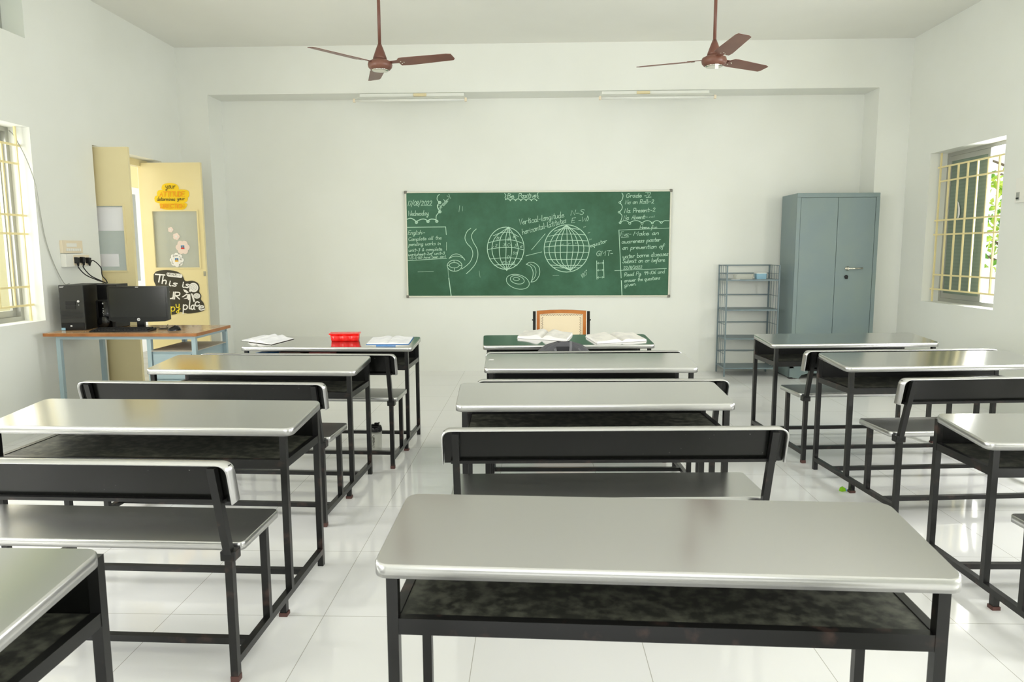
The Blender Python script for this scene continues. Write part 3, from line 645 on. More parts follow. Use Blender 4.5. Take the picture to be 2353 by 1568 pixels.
UN={ # loc x,y,yaw,label
'C4':(.2826,1.8397,-.0376,'nearest large steel-topped desk, right of centre, with its open dusty shelf facing the viewer'),
'C3':(.2567,3.496,.0377,'second desk of the middle row, its black bench back showing beyond the nearest desk'),
'C2':(.3187,4.486,.022,'third desk of the middle row, a small white scrap mark on its reflective top'),
'C1':(.226,5.492,.064,'farthest desk of the middle row holding two open books with a bag on its bench'),
'L1':(-1.4652,5.382,-.0329,'farthest left row desk with a red pencil box and two open notebooks'),
'L2':(-1.615,4.3962,-.0404,'second desk from the wall end of the left row, beside the computer table'),
'L3':(-1.534,3.0618,-.0263,'left row desk in the foreground with window reflections on its bench seat'),
'L4':(-1.555,1.495,-.0,'nearest left desk cut by the lower left photo corner'),
'R1':(2.2803,5.575,.078,'farthest right row desk standing in front of the grey cupboard'),
'R2':(2.3723,4.572,.088,'middle desk of the right row with the window mirrored in its top'),
'R3':(2.365,3.17,.02,'nearest right row desk, lower than the others, cut by the right photo edge'),
}
proto=make_unit(); low=None; deskobj={}
for i,(k,(x,y,a,lab)) in enumerate(UN.items()):
    if k=='R3': o=make_unit(zn=.652,zf=.685,zs=.42,zsh=.545,zt=.70)
    else: o=proto if i==0 else copy_tree(proto)
    o.location=(x,y,0); o.rotation_euler=(0,0,a); deskobj[k]=o
    if k=='C1': next(c for c in o.children if c.name.startswith('backrest')).location.x+=.03
    tag(o,lab,'school desk','steel-topped desks with attached benches in three rows')
SL=(.760-.727)/.368
def on_desk(k,lx,ly,dz=0,rot=0):
    x,y,a,_=UN[k]; c,s=math.cos(a),math.sin(a)
    return (x+c*lx-s*ly,y+s*lx+c*ly,.727+(ly+.398)*SL+dz+.0012),(math.atan(SL)*math.cos(rot),-math.atan(SL)*math.sin(rot)*-1*0+math.atan(SL)*math.sin(-rot)*-1*0,a+rot)
def place(o,k,lx,ly,rot=0):
    x,y,a,_=UN[k]
    Rm=Matrix.Rotation(a,4,'Z')@Matrix.Rotation(math.atan(SL),4,'X')@Matrix.Rotation(rot,4,'Z')
    loc,_r=on_desk(k,lx,ly); o.matrix_world=Matrix.Translation(loc)@Rm
# white scrap on C2
o=MB().m(M['paper']).prism([(0,0),(.03,-.006),(.034,.006),(.012,.012)],lambda u,v:(u,v,0),lambda u,v:(u,v,.0012)).build('paper_scrap'); place(o,'C2',-.6,-.20); tag(o,'tiny white paper scrap on the third middle desk','paper scrap')

# ------------------------------------------------------------ open books / notebooks
def open_book(name,w,d,th,cover,page,lab,cat,curl=.03,group=None,left_th=None):
    t=empty(name,(0,0,0),0,lab,cat,group); left_th=left_th or th
    MB().box(-w-.004,w+.004,-d/2-.003,d/2+.003,0,.002).build('cover',cover,t)
    for s,tk in ((-1,left_th),(1,th)):
        def prof(u): return .0022+tk*(.25+.75*min(1,u*6))*(1-.35*u)+curl*math.exp(-((u-.25)/.22)**2)
        m=MB(); nu=14
        def fn(a,b): return (s*a*w, -d/2+b*d, prof(a))
        m.m(page).grid(fn,nu,3)
        m.m(M['paper'])
        for b in (0,1): m.grid(lambda a,c,b=b:(s*a*w,-d/2+b*d,.0021+(prof(a)-.0022)*c),nu,4,False)
        m.grid(lambda a,c:(s*w,-d/2+a*d,.0021+(prof(1)-.0022)*c),2,3,False)
        m.build('pages',None,t,normals=False)
    return t
o=open_book('open_textbook',.185,.235,.022,M['paper'],M['print'],'open textbook left of the pair, pages arched behind the grey bag','book',.012,'open textbooks on the farthest middle desk'); place(o,'C1',-.15,-.10,-.30)
o=open_book('open_textbook',.19,.25,.018,M['paper'],M['print'],'open textbook with a coloured picture, right of the grey bag','book',.006,'open textbooks on the farthest middle desk',.022); place(o,'C1',.365,-.205,.20)
o=open_book('open_notebook',.15,.22,.006,M['poster_black'],M['hand'],'open dark-covered notebook on the left end of the far left desk','notebook',.016,'open notebooks on the far left desk'); place(o,'L1',-.505,-.175,-.42)
o=open_book('open_notebook',.15,.23,.006,M['blue'],M['hand'],'open blue-covered notebook right of the red pencil box','notebook',.008,'open notebooks on the far left desk'); place(o,'L1',.42,-.19,.05)
# picture block on the textbook
t=empty('pencil_box',(0,0,0),0,'red translucent plastic pencil box with three bays on the far left desk','pencil box')
m=MB(); n=30
out=[]
for k in range(n+1):
    u=k/n; out.append((-.105+.21*u,-.018-.012*abs(math.sin(3*PI*u))))
out+=[(.105,.03),(-.105,.03)]
m.prism(out,lambda u,v:(u*.93,v*.9,0),lambda u,v:(u,v,.052),True); m.build('tray',M['redplastic'],t)
m=MB(); m.prism([(-.11,-.033),(.11,-.033),(.11,.034),(-.11,.034)],lambda u,v:(u,v,.052),lambda u,v:(u,v,.06)); m.build('lid',M['redplastic'],t)
place(t,'L1',.085,-.19,.06)
o=MB().tube([(0,0,.004),(.14,.0,.004)],[.004,.004],8).build('pen',M['blue']); place(o,'L1',.36,-.37,-.02); tag(o,'blue pen lying at the edge of the right notebook','pen')
# things on the far-left desk's shelf
def shelf_item(name,lx0,lx1,ly0,ly1,h,mt,lab,cat,rounded=False):
    x,y,a,_=UN['L1']; t=MB()
    if rounded: t.lathe([(.09,0),(.105,.012),(.10,.05),(.06,.06)],(0,0,0),28); o=t.build(name,mt); lx,ly=(lx0+lx1)/2,(ly0+ly1)/2
    else: t.box(lx0-(lx0+lx1)/2,lx1-(lx0+lx1)/2,ly0-(ly0+ly1)/2,ly1-(ly0+ly1)/2,0,h,.003); o=t.build(name,mt); lx,ly=(lx0+lx1)/2,(ly0+ly1)/2
    c,s=math.cos(a),math.sin(a); o.location=(x+c*lx-s*ly,y+s*lx+c*ly,.6125); o.rotation_euler=(0,0,a); tag(o,lab,cat)
shelf_item('lunch_box',-.54,-.40,-.32,-.15,.06,M['blue'],'round blue box on the shelf under the far left desk','box',True)
shelf_item('book',-.36,-.20,-.34,-.12,.07,M['brown'],'dark brown book on the shelf under the far left desk','book')
shelf_item('pouch',-.14,.02,-.34,-.2,.068,M['maroon'],'maroon pouch on the shelf under the far left desk','pouch')

# ------------------------------------------------------------ backpack on the farthest middle bench
t=empty('backpack',(.195,4.74,.462),.0677,'charcoal grey backpack on the bench of the farthest middle desk','backpack')
def bagf(u,v):
    th=2*PI*u; 
    zz=.335*v; k=(1-(max(0,v-.45)/.56)**2.2)**.5 if v>.45 else 1; k=max(k,.05); ex=.55
    c,s=math.cos(th),math.sin(th)
    hx_=.215*k*(1 if v<.5 else 1); hy=.085*(1-.25*v)*max(k,.35)
    fold=.006*math.sin(9*th+5*v)
    return (math.copysign(abs(c)**ex,c)*(hx_+fold), math.copysign(abs(s)**ex,s)*(hy+fold*.6), zz+.0+(.01*math.sin(3*th) if v>.6 else 0)*k)
MB().grid(bagf,40,14).build('bag_body',M['bag'],t)
m=MB()
def strap(pts,w,nm,off=0):
    m=MB(); q=smooth_pts(pts,6)
    for i in range(len(q)-1):
        a,b=q[i],q[i+1]; d=(b-a).normalized(); sd=Vector((0,1,0)).cross(d).normalized()*w/2; e=Vector((0,.002,0))
        m.hexa([a-sd-e,a+sd-e,a+sd+e,a-sd+e,b-sd-e,b+sd-e,b+sd+e,b-sd+e])
    return m.build(nm,M['bagstrap'],t)
strap([(-.065,-.075,.30),(-.05,-.10,.255),(-.015,-.12,.222),(.02,-.12,.235),(.035,-.10,.30),(.04,-.06,.345)],.016,'carry_handle')
strap([(.13,-.06,.27),(.17,-.05,.22),(.22,-.02,.15),(.255,0,.08)],.014,'shoulder_strap'); strap([(.09,-.07,.30),(.16,-.075,.21),(.235,-.04,.12),(.27,-.03,.06)],.010,'shoulder_strap')
m=MB(); m.hexa([(-.055,-.082,.12),(.035,-.082,.12),(.035,-.06,.12),(-.055,-.06,.12),(-.055,-.074,.31),(.035,-.074,.31),(.035,-.055,.31),(-.055,-.055,.31)]); m.build('dark_front_panel',mat('black_nylon','#2e2e31',.8),t)

# ------------------------------------------------------------ teacher's chair
t=empty('cane_chair',(.235,6.2,0),0,'wooden cane-backed chair with black metal frame behind the far middle desk','chair')
for x in (-.235,.235):
    m=MB(); m.tube([(x,-.42,0),(x,-.42,.64)],.012,10); m.tube([(x,0.02,0),(x,.0,.45),(x,.03,.875)],.013,10); m.build('side_frame',M['tube'],t)
    m=MB(); m.box(x-.022,x+.022,-.43,0,.64,.665,.006); m.build('armrest',M['chairwood'],t)
    m=MB(); m.lathe([(.006,-.008),(.006,.0)],(x+(-.012 if x<0 else .020),.018,.80),10,'X'); m.build('bolt',M['tube'],t)
m=MB()
def fr(u,v): return (u,.018,v)
def fr2(u,v): return (u,.040,v)
zt_=.885
for pts in ([(-.214,.46),(-.188,.46),(-.188,zt_-.034),(-.214,zt_-.006)],[(.188,.46),(.214,.46),(.214,zt_-.006),(.188,zt_-.034)],[(-.19,.46),(.19,.46),(.19,.50),(-.19,.50)],[(-.214,zt_-.006),(-.188,zt_-.034),(-.09,zt_-.028),(0,zt_-.026),(.09,zt_-.028),(.188,zt_-.034),(.214,zt_-.006),(.1,zt_+.001),(0,zt_+.003),(-.1,zt_+.001)]): m.prism(pts,fr,fr2)
bf=m.build('back_frame',M['chairwood'],t)
m=MB(); m.prism([(-.19,.50),(.19,.50),(.19,zt_-.034),(.09,zt_-.028),(0,zt_-.026),(-.09,zt_-.028),(-.19,zt_-.034)],lambda u,v:(u,.026,v),lambda u,v:(u,.030,v)); m.build('cane_panel',M['canew'],bf)
m=MB()
for k in range(34):
    x=-.172+.344*k/33; m.box(x-.0025,x+.0025,.0245,.027,zt_-.048+(k%2)*.006,zt_-.042+(k%2)*.006)
for k in range(30):
    z=.52+.30*k/29
    for x in (-.168,.168): m.box(x-.003+(k%2)*.006*(-1 if x>0 else 1),x+.003+(k%2)*.006*(-1 if x>0 else 1),.0245,.027,z-.003,z+.003)
m.build('lacing_holes',M['brown'],bf)
m=MB(); m.box(-.22,.22,-.43,.01,.43,.455,.006); m.build('seat_frame',M['chairwood'],t)
MB().box(-.18,.18,-.39,-.03,.4555,.459).build('cane_seat',M['canew'],t)

# ------------------------------------------------------------ steel cupboard
t=empty('steel_cupboard',(3.205,7.80,0),0,'tall blue-grey steel two-door cupboard beside the wire shelf rack','cupboard')
cw=.43; dp=.46; ht=1.988
m=MB(); m.box(-cw,cw,.004,dp,.12,ht,.004); m.build('cabinet_body',M['almirah'],t)
m=MB(); m.box(-cw,cw,-.012,.004,ht-.045,ht,.003); m.box(-cw,-cw+.038,-.012,.004,.12,ht-.045); m.box(cw-.038,cw,-.012,.004,.12,ht-.045); m.box(-cw,cw,-.012,.004,.12,.16); m.build('front_frame',M['almirah'],t)
for x0,x1 in ((-cw+.041,-.002),(.002,cw-.041)):
    d=MB().box(x0,x1,-.010,.004,.163,ht-.048,.002).build('cupboard_door',M['almirah'],t)
m=MB(); m.lathe([(.024,-.012),(.024,-.018),(.012,-.022),(.012,-.05)],(.125,0,1.195),24,'Y'); m.tube([(.125,-.048,1.195),(.16,-.05,1.195),(.27,-.05,1.199)],[.009,.008,.010],12); m.build('door_handle',M['fan_trim'],d)
m=MB(); m.lathe([(.018,-.010),(.018,-.020),(.006,-.022)],(.118,0,1.108),20,'Y'); m.box(.104,.132,-.024,-.018,1.085,1.10,.002); m.build('lock',M['bplastic'],d)
m=MB()
m.prism([(-cw,.13),(-cw,.02),(-cw+.10,.0),(-cw+.13,.04),(-cw+.2,.06),(cw-.2,.06),(cw-.13,.04),(cw-.1,.0),(cw,.02),(cw,.13)],lambda u,v:(u,.002,v),lambda u,v:(u,.02,v)); m.box(-cw,-cw+.012,.01,dp,.012,.13); m.box(cw-.012,cw,.01,dp,.012,.13); m.build('plinth',M['almirah'],t)
for x in (-cw+.02,cw-.02):
    for y in (.03,dp-.03): MB().box(x-.02,x+.02,y-.025,y+.025,0,.013).build('foot',M['bplastic'],t)

# ------------------------------------------------------------ wire shelf rack
t=empty('shelf_rack',(2.385,8.10,0),0,'open blue-grey steel rack of four shelves left of the cupboard','shelf rack')
rx,ry=.282,.17
for x in (-rx,rx):
    for y in (-ry,ry):
        MB().box(x-.0075,x+.0075,y-.0075,y+.0075,0,1.232).build('rack_post',M['rack'],t)
for z in (.10,.43,.748,1.075):
    m=MB(); m.box(-rx+.008,rx-.008,-ry,ry,z-.004,z); m.box(-rx+.008,rx-.008,-ry-.002,-ry+.002,z-.016,z); m.box(-rx+.008,rx-.008,ry-.002,ry+.002,z-.016,z)
    m.box(-rx+.0,-rx+.004,-ry,ry,z-.018,z+.002); m.box(rx-.004,rx,-ry,ry,z-.018,z+.002); m.build('shelf',M['rack'],t)
m=MB()
for z in (1.225,1.135,.892,.578,.25): m.box(-rx,rx,ry-.004,ry+.004,z-.006,z+.006)
m.build('back_rails',M['rack'],t)
for s in (-1,1):
    m=MB(); m.tube([(s*rx,-ry,1.227),(s*rx,ry,1.227)],.004,6)
    for k in range(3): m.tube([(s*rx,-ry*.5+k*ry*.5,.1),(s*rx,-ry*.5+k*ry*.5,1.227)],.0028,6)
    for z in (1.135,.892,.578,.25): m.tube([(s*rx,-ry,z),(s*rx,ry,z)],.003,6)
    m.build('side_grille',M['rack'],t)
t=empty('small_basket',(2.505,8.06,1.0755),0,'small pale blue plastic basket on the top shelf of the rack','basket')
m=MB(); m.prism(rrect(-.06,.06,-.045,.045,.015),lambda u,v:(u*.9,v*.9,0),lambda u,v:(u,v,.062)); m.build('basket_body',M['skyblue'],t)
m=MB(); m.prism(rrect(-.066,.066,-.05,.05,.018),lambda u,v:(u,v,.062),lambda u,v:(u,v,.07)); m.build('rim',M['white'],t)
t=MB(); t.prism(rrect(-.10,.10,-.07,.07,.02),lambda u,v:(u*.92,v*.92,0),lambda u,v:(u,v,.055)); o=t.build('plastic_tray',M['plastic_clear']); o.location=(2.31,8.05,1.0755); tag(o,'milky clear plastic tray beside the blue basket on the rack','tray')
o=MB().prism([(-.05,-.02),(.04,-.03),(.055,.02),(-.03,.03)],lambda u,v:(u,v,0),lambda u,v:(u,v,.004)).build('cloth_scrap',M['paper']); o.location=(2.21,7.985,1.0755); tag(o,'white cloth scrap at the left front of the rack top shelf','cloth')

# ------------------------------------------------------------ computer table
TZ=.78
t=empty('computer_table',(-3.19,5.70,0),0,'orange wood-topped computer table with pale blue steel frame by the left door','table')
hx0,hy0=.605,.32
m=MB(); out=rrect(-hx0,hx0,-hy0,hy0,.02); m.m(M['wood_edge']); m.prism(out,lambda u,v:(u,v,TZ-.024),lambda u,v:(u,v,TZ-.001)); m.m(M['wood']); m.prism(rrect(-hx0+.006,hx0-.006,-hy0+.006,hy0-.006,.018),lambda u,v:(u,v,TZ-.001),lambda u,v:(u,v,TZ)); m.build('tabletop',None,t)
lx=.50
for x in (-lx,.215,lx+.065):
    for y in (-hy0+.045,hy0-.045): MB().box(x-.016,x+.016,y-.016,y+.016,0,TZ-.05).build('leg',M['tablesteel'],t)
m=MB(); m.box(-lx-.016,lx+.08,-hy0+.03,-hy0+.045,TZ-.05,TZ-.0245); m.box(-lx-.016,lx+.08,hy0-.045,hy0-.03,TZ-.05,TZ-.0245); m.box(lx+.052,lx+.068,-hy0+.04,hy0-.04,TZ-.05,TZ-.0245); m.box(-lx-.008,-lx+.008,-hy0+.04,hy0-.04,TZ-.05,TZ-.0245); m.build('apron_frame',M['tablesteel'],t)
pd=MB().box(.232,lx+.048,-hy0+.045,hy0-.045,.10,.635,.003).build('pedestal',M['tablesteel'],t)
MB().box(.205,lx+.078,-hy0+.03,hy0-.03,.636,.642).build('pedestal_top',mat('grey_brown_board','#b9b0a0',.5),pd)
dw=MB().box(.24,lx+.04,-hy0+.031,-hy0+.044,.42,.615,.002).build('drawer',M['tablesteel'],pd)
MB().box(.385,.392,-hy0+.027,-hy0+.031,.545,.56).build('keyhole',M['bplastic'],dw)
dd=MB().box(.24,lx+.04,-hy0+.031,-hy0+.044,.11,.41,.002).build('pedestal_door',M['tablesteel'],pd)
MB().box(.34,.44,-hy0+.027,-hy0+.0315,.30,.34,.002).build('slot_handle',M['slot'],dd)

# tower
t=empty('computer_tower',(-3.712,5.80,TZ),.15,'black computer tower at the wall end of the table','computer')
MB().box(-.09,.09,-.185,.2,0,.36,.004).build('tower_case',M['bmatte'],t)
fp=MB().box(-.092,.092,-.205,-.185,.0,.362,.005).build('front_panel',M['dgrey'],t)
m=MB(); m.box(-.085,.085,-.209,-.205,.0,.062,.003); m.build('port_panel',M['bplastic'],fp)
m=MB(); [m.box(-.045,.03,-.208,-.204,z,z+.028,.001) for z in (.205,.17)]; m.build('drive_bay',M['bmatte'],fp)
m=MB(); [m.box(-.08,.08,-.207,-.204,.098+k*.011,.102+k*.011) for k in range(6)]; m.build('vent_ribs',M['bmatte'],fp)
m=MB(); m.lathe([(.009,-.21),(.009,-.205)],(.052,0,.232),16,'Y'); m.box(.05,.056,-.208,-.205,.20,.206); m.build('power_button',M['silver'],fp)
m=MB(); write(m,'acer',-.082,.344,.03,.012,0,.0022,lambda u,v:(u,-.2055,v)); m.box(-.02,-.006,-.21,-.2088,.03,.042); m.build('front_marks',M['silver'],fp,normals=False)
MB().box(-.088,-.058,-.2105,-.209,.002,.022).build('blue_sticker',M['skyblue'],fp)
# subwoofer with knob and satellite
t=empty('subwoofer',(-3.518,5.785,TZ),.0,'black subwoofer with round knob between the tower and monitor','speaker')
MB().box(-.075,.085,-.02,.19,0,.225,.006).build('speaker_case',M['bmatte'],t)
m=MB(); m.prism([(-.055+.11*k/10,-.02-.022*math.sin(PI*k/10)) for k in range(11)],lambda u,v:(u,v,.003),lambda u,v:(u,v,.222),True); cp=m.build('control_panel',M['bplastic'],t)
m=MB(); m.lathe([(.048,-.035),(.048,-.06),(.04,-.066),(.0,-.066)],(.004,0,.055),28,'Y'); m.build('volume_knob',M['bplastic'],cp)
m=MB()
for z in (.20,.165,.15,.14,.125,.11,.095): m.box(-.004,.006,-.0445,-.042,z-.002,z+.002)
m.box(-.008,-.004,-.0445,-.042,.13,.133); m.lathe([(.006,-.0445),(.006,-.042)],(0,0,.205),12,'Y'); m.build('indicator_marks',M['silver'],cp)
t=empty('satellite_speaker',(-3.503,5.85,TZ+.226),0,'black box speaker standing on top of the subwoofer','speaker')
MB().box(-.08,.085,-.07,.1,0,.135,.004).build('speaker_case',M['bplastic'],t); MB().box(-.085,.09,-.075,-.06,-.0,.006).build('base_lip',M['dgrey'],t)
# monitor
t=empty('monitor',(-3.195,5.70,TZ),.06,'black flat-screen monitor with round silver badge on the table','monitor')
m=MB(); hwm=.238
m.prism([(-hwm,.075),(-hwm+.03,.063),(0,.058),(hwm-.03,.063),(hwm,.075),(hwm,.34),(hwm-.008,.348),(-hwm+.008,.348),(-hwm,.34)],lambda u,v:(u,-.018,v),lambda u,v:(u,.03,v)); bz=m.build('bezel',M['bplastic'],t)
MB().box(-hwm+.014,hwm-.014,-.0195,-.0178,.098,.332).build('screen',M['screen'],t)
m=MB(); m.lathe([(.0125,-.021),(.0125,-.018)],(0,0,.079),24,'Y'); m.build('round_badge',M['silver'],bz)
m=MB(); write(m,'hp',-.006,.0755,.012,.011,0,.0016,lambda u,v:(u,-.0212,v)); m.build('badge_letters',M['ink'],bz,normals=False)
MB().box(-.012,.012,-.0195,-.018,.338,.342).build('top_mark',M['silver'],bz)
m=MB(); m.box(-.03,.03,.01,.035,.01,.08); m.prism([(.11*math.cos(k*PI/12),.075*math.sin(k*PI/12)) for k in range(24)],lambda u,v:(u,v+.0,0),lambda u,v:(u,v+.0,.012)); m.build('stand',M['bplastic'],t)
# keyboard, mouse
t=empty('keyboard',(-3.24,5.53,TZ+.0005),.08,'black keyboard lying in front of the monitor','keyboard')
m=MB(); m.hexa([(-.225,-.07,0),(.225,-.07,0),(.225,.075,0),(-.225,.075,0),(-.225,-.07,.012),(.225,-.07,.012),(.225,.075,.024),(-.225,.075,.024)],.003); m.build('keyboard_body',M['bplastic'],t)
m=MB()
for r in range(5):
    for c in range(19):
        x=-.21+c*.0222; y=-.055+r*.024; z=.012+(y+.07)/.145*.012
        m.box(x,x+.018,y,y+.019,z,z+.006)
m.build('keys',M['bmatte'],t); t['kind']='thing' if False else 'object'; del t['kind']
t=empty('mouse',(-2.855,5.58,TZ),-.5,'black computer mouse at the right of the keyboard','mouse')
def mf(u,v):
    th=2*PI*u; ph=v*PI/2
    return (.032*math.cos(th)*math.cos(ph),.055*math.sin(th)*math.cos(ph),.002+.034*math.sin(ph)*(1+.15*math.sin(th)))
m=MB(); m.grid(mf,28,8); m.prism([(.032*math.cos(k*PI/12),.055*math.sin(k*PI/12)) for k in range(24)],lambda u,v:(u,v,0),lambda u,v:(u,v,.002)); m.build('mouse_shell',M['bplastic'],t)
m=MB(); m.lathe([(.007,-.003),(.007,.003)],(0,.028,.031),14,'X'); m.build('scroll_wheel',M['dgrey'],t)
tag(MB().tube(smooth_pts([(-2.87,5.635,TZ+.012),(-2.93,5.66,TZ+.005),(-2.98,5.64,TZ+.005),(-3.03,5.67,TZ+.005),(-2.98,5.72,TZ+.005),(-3.02,5.78,TZ+.01),(-3.06,5.88,TZ+.02)]),.0028,6).build('mouse_cable',M['blackcable']),'thin black mouse cable looping beside the keyboard','cable','cables on the computer table')
tag(MB().tube(smooth_pts([(-3.06,5.625,TZ+.012),(-3.068,5.66,TZ+.006),(-3.072,5.70,TZ+.006),(-3.068,5.76,TZ+.006)]),.003,6).build('keyboard_cable',M['blackcable']),'thin black keyboard cable rising behind the monitor','cable','cables on the computer table')

# ------------------------------------------------------------ switch and socket boards, plugs, cables (left wall)
t=empty('switch_board',(XL,5.935,1.39),0,'cream switch board on the left wall above the socket board','switch board')
MB().box(0,.022,-.135,.135,.003,.108,.003).build('cover_plate',M['cream'],t)
m=MB(); [m.box(.022,.028,-.09+k*.028,-.068+k*.028,.02,.042,.001) for k in range(7)]; m.box(.022,.026,-.08,.05,.055,.085,.001); m.build('switches',M['white'],t)
t=empty('socket_board',(XL,5.955,1.28),0,'white socket board on the left wall above the computer tower','socket board')
MB().box(0,.045,-.155,.16,0,.108,.003).build('cover_plate',M['white'],t)
m=MB(); m.box(.045,.05,-.06,.15,.012,.096,.001); [m.box(.05,.0515,.115+d,.12+d,.02+z,.026+z) for z in (0,.03,.06) for d in (0,.015)]; m.build('socket_plate',M['cream'],t)
P0=[(5.915,1.338),(5.99,1.34),(6.07,1.335)]
ends=[[(.07,5.92,1.27),(.12,5.93,1.21),(.22,5.93,1.165),(.28,5.97,1.13),(.30,6.02,1.02)],[(.06,6.0,1.27),(.10,6.03,1.20),(.20,6.03,1.15),(.27,6.04,1.10),(.33,6.04,1.0)],[(.07,6.12,1.33),(.11,6.16,1.27),(.13,6.14,1.2),(.19,6.10,1.15),(.22,6.10,1.04)]]
labs=('black plug in the left socket with a cable drooping behind the tower','black plug in the middle socket with its own drooping cable','black slim plug in the right socket with a curling cable')
for (y,z),e,lb in zip(P0,ends,labs):
    t=empty('power_plug',(XL,y,z),0,lb,'plug','plugs in the socket board')
    m=MB(); m.hexa([(.05,-.020,-.03),(.08,-.013,-.026),(.08,.013,-.026),(.05,.020,-.03),(.05,-.022,.022),(.08,-.017,.018),(.08,.017,.018),(.05,.022,.022)],.004); m.tube([(.07,0,-.025),(.07,0,-.05)],[.012,.007],10); W=m.build('plug_body',M['blackcable'],t)
    m=MB(); pts=[(.07,0,-.04)]+[(a,b-y,c-z) for a,b,c in e]; m.tube(smooth_pts(pts),.0045,8); m.build('cable',M['blackcable'],t)
m=MB(); m.tube(smooth_pts([(XL-.15,5.545,2.33),(XL-.10,5.53,2.28),(XL-.03,5.535,2.12),(XL+.012,5.555,1.93),(XL+.012,5.58,1.74),(XL+.012,5.62,1.5),(XL+.012,5.70,1.30),(XL+.03,5.775,1.15),(XL+.06,5.80,1.145)]),.0035,6)
tag(m.build('network_cable',M['greycable']),'thin grey cable running from the left window down to the tower','cable')
t=empty('switch_board',(XR,6.0,1.77),0,'small switch board on the right wall cut by the photo edge','switch board')
MB().box(-.02,0,-.02-.13,.13,0,.2,.003).build('cover_plate',M['white'],t); MB().box(-.026,-.02,.07,.108,.02,.085,.002).build('rocker',M['alu'],t); MB().box(-.0275,-.026,.072,.106,.03,.042).build('dark_slot',M['bplastic'],t)

# ------------------------------------------------------------ bottle and wrapper
t=empty('shaker_bottle',(-1.105,4.865,0),0,'clear shaker bottle with black lid standing on the floor under the far left desk','bottle')
m=MB(); m.lathe([(.030,0),(.034,.004),(.036,.02),(.040,.12),(.041,.155)],(0,0,0),32); bb=m.build('bottle_body',M['plastic_clear'],t)
m=MB(); m.lathe([(.0425,.152),(.0435,.158),(.042,.178),(.036,.192),(.015,.197)],(0,0,0),32); m.box(-.03,.01,-.012,.012,.19,.202,.003); m.tube([(.018,-.02,.195),(.018,.02,.207)],.006,8); m.box(-.01,.02,-.008,.008,.197,.212,.003); m.build('lid',M['bplastic'],t)
m=MB(); R_=.0405
def onb(u,v): a=-PI/2-.25+v/R_; return (R_*math.cos(a),R_*math.sin(a),.128-u)
write(m,'URBAN',0,-.006,.085,.012,0,.003,onb,slant=0); write(m,'SHAKER',.012,-.020,.07,.007,0,.002,onb,slant=0); m.build('lettering',M['ink'],bb,normals=False)
t=empty('candy_wrapper',(1.795,4.10,0),.5,'tiny green and blue foil wrapper on the floor by the right row','wrapper')
m=MB(); m.m(M['lime']); m.hexa([(-.018,-.01,.001),(.012,-.014,.001),(.014,.012,.001),(-.016,.012,.001),(-.012,-.006,.022),(.012,-.008,.018),(.01,.01,.024),(-.012,.01,.02)]); m.m(M['cyan']); m.hexa([(.0125,-.014,.001),(.026,-.012,.001),(.026,.008,.001),(.0145,.012,.001),(.013,-.008,.018),(.024,-.006,.012),(.024,.006,.012),(.012,.01,.02)]); m.build('foil',None,t)

# ------------------------------------------------------------ ceiling fans
def make_fan(angs,lab,x,y,zb=2.84,trim=True):
    t=empty('ceiling_fan',(x,y,zb),0,lab,'ceiling fan','ceiling fans')
    MB().tube([(0,0,.13),(0,0,H-zb-.05)],.0125,14).build('down_rod',M['fan'],t)
    MB().lathe([(.02,H-zb-.09),(.055,H-zb-.05),(.06,H-zb)],(0,0,0),24).build('ceiling_canopy',M['fan'],t)
    MB().lathe([(.055,.03),(.05,.05),(.028,.11),(.014,.145)],(0,0,0),28).build('motor_cone',M['fan'],t)
    mo=MB().lathe([(.05,-.048),(.075,-.045),(.09,-.03),(.095,-.01),(.09,.01),(.065,.022),(.055,.03)],(0,0,0),36).build('motor_housing',M['fan'],t)
    MB().lathe([(.045,-.055),(.062,-.054),(.066,-.0465),(.045,-.0465)],(0,0,0),32).build('trim_ring',M['fan_trim'],mo)
    for a in angs:
        m=MB(); ca,sa=math.cos(a),math.sin(a)
        out=[(.15,-.03),(.175,-.062),(.21,-.066),(.56,-.056),(.595,-.046),(.60,0.03),(.585,.05),(.22,.062),(.16,.055)]
        ti=math.radians(-11)
        def P(u,v,d=0):
            z=v*math.sin(ti)+d+(u-.1)*.02-.0; vv=v*math.cos(ti); return (u*ca-vv*sa,u*sa+vv*ca,z)
        m.prism(out,lambda u,v:P(u,v,-.0025),lambda u,v:P(u,v,.0015)); m.prism([(.08,-.018),(.2,-.025),(.2,.025),(.08,.018)],lambda u,v:P(u,v,.002),lambda u,v:P(u,v,.006)); m.prism([(.22,-.004),(.58,-.004),(.58,.004),(.22,.004)],lambda u,v:P(u,v,.001),lambda u,v:P(u,v,.005))
        b=m.build('fan_blade',M['fan'],t)
        m=MB(); [m.lathe([(.005,-.006),(.005,-.002)],P(u,v,0),8) for u,v in ((.178,-.015),(.178,.018),(.20,.0))]; m.build('screws',M['fan_trim'],b)
    return t
D=math.radians
make_fan([D(107),D(227),D(347)],'left brown three-blade ceiling fan on a long rod',-1.193,5.75)
f2=make_fan([D(36),D(156),D(276)],'right brown three-blade ceiling fan with a small white tag',1.372,5.75)
MB().box(-.008,.018,-.07,-.066,-.085,-.048).build('paper_tag',M['paper'],f2)

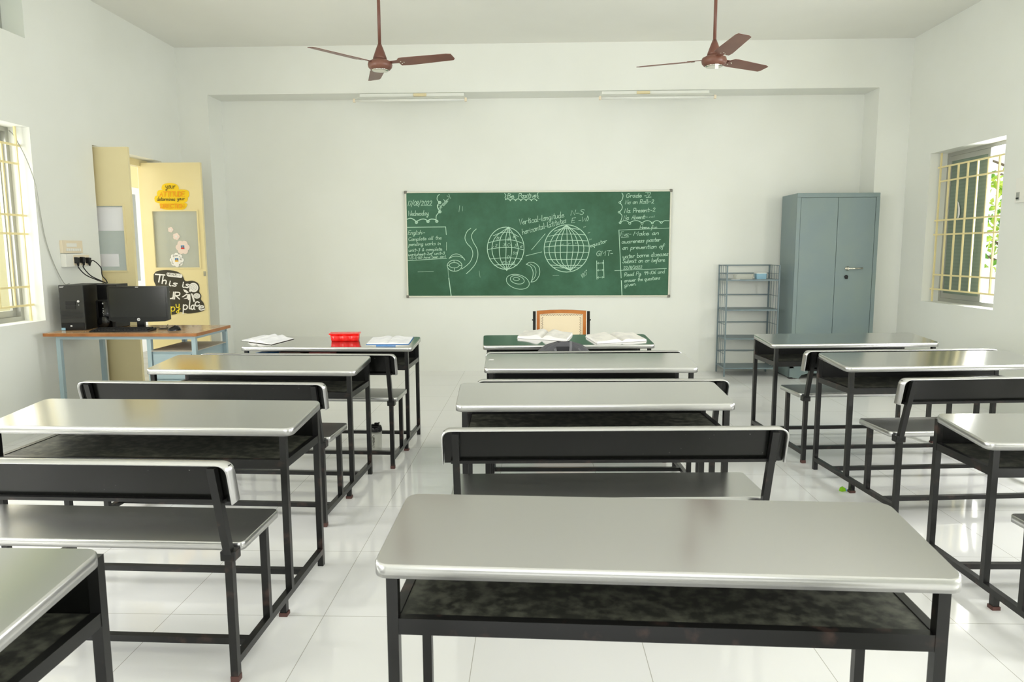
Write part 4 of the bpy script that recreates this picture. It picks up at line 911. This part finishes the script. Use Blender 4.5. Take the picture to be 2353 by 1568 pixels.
# ------------------------------------------------------------ tube light battens under the beam
def batten(x0,x1,lab,bx):
    t=empty('tube_light',((x0+x1)/2,YF,2.985),0,lab,'tube light','tube light battens under the beam'); w=(x1-x0)/2
    MB().box(-w+.03,w-.03,-.03,0,.058,.09,.003).build('batten_body',M['wall'],t)
    m=MB(); m.hexa([(-w,-.16,.012),(w,-.16,.012),(w,-.155,.012),(-w,-.155,.012),(-w+.03,-.03,.058),(w-.03,-.03,.058),(w-.03,-.025,.062),(-w+.03,-.025,.062)]); m.build('reflector',M['wall'],t)
    for s in (-1,1): MB().box(s*w-.012,s*w+.012,-.165,-.135,-.022,.016,.004).build('lamp_holder',M['cream'],t)
    MB().tube([(-w+.012,-.150,-.004),(w-.012,-.150,-.004)],.013,14).build('tube',M['wall'],t)
    MB().box(bx,bx+.14,-.045,-.03,.058,.088,.004).build('ballast_cover',mat('yellowed_plastic','#e6d9ae',.5),t)
batten(-1.905,-.722,'left tube light batten under the beam near the left fan',.02); batten(.689,1.884,'right tube light batten under the beam near the right fan',-.2)

# ------------------------------------------------------------ outside
tag(MB().box(-6.15,-6.0,1.0,9.54,-.12,6).m(M['outwall']).build('neighbouring_wall',M['outwall']),'pale yellow neighbouring wall seen through the left window and door','wall')
tag(MB().box(-6.0,-4.14,2,14,2.9,3.02).build('added_shade_slab',M['outwhite']),kind='structure')  # unseen slab added over the corridor to cut the skylight outside the door
t=empty('corridor_window',(-6.0,10.25,.9),0,'blue-grey meshed window in a white surround seen through the open door','window')
m=MB(); m.m(M['outwhite']).box(-.15,0,-.70,1.6,-1.02,.07); m.m(M['outwall']).box(-.15,0,-.70,1.6,1.46,5.0); m.m(M['outwhite']).box(-.15,.01,-.70,1.6,1.36,1.46); m.box(-.15,0,-.70,-.6,.07,1.36); m.box(-.15,0,.56,1.6,.07,1.36); m.build('white_surround',M['outwhite'],t)
MB().box(-.10,-.08,-.6,.56,.07,1.36).build('mesh_panel',M['bluemesh'],t)
tag(MB().box(8.6,8.8,2,16,-.12,7).build('boundary_wall',M['outwhite']),'white sunlit building wall beyond the right window','wall')
t=empty('tree',(6.0,9.35,-.12),0,'leafy green tree outside the right window','tree')
m=MB(); m.tube(smooth_pts([(0,0,0),(.05,0,.9),(-.02,.05,1.8),(.05,0,2.8)]),[.06]*5+[.05]*5+[.035]*6,10)
for k in range(9):
    a=k*1.1; z=.9+k*.2; m.tube([(0,0,z),(.35*math.cos(a),.35*math.sin(a),z+.18),(.6*math.cos(a),.6*math.sin(a),z+.15)],[.02,.012,.006],6)
m.build('trunk',M['bark'],t)
for nm,mt,n in (('leaves',M['leaf'],620),('dark_leaves',M['leafd'],130)):
    m=MB()
    for k in range(n):
        c=Vector((random.gauss(0,.42),random.gauss(-.15,.42),random.uniform(1.25,2.45)+random.gauss(0,.06))); s=random.uniform(.035,.07)
        q=Matrix.Rotation(random.uniform(0,6.28),3,'Z')@Matrix.Rotation(random.uniform(-1.2,1.2),3,'X')@Matrix.Rotation(random.uniform(0,6),3,'Y')
        m.quad(*[c+q@Vector(p)*s for p in ((-1,0,0),(-.1,-.55,.1),(1,0,0),(-.1,.55,.1))])
    o=m.build(nm,mt,t,normals=False)
m=MB()
for k in range(5): m.lathe([(.01,-.01),(.045,0),(.01,.012)],(-.2+.1*k,-.3+.05*k,2.1+.02*k),10)
m.build('blossoms',M['flower'],t)
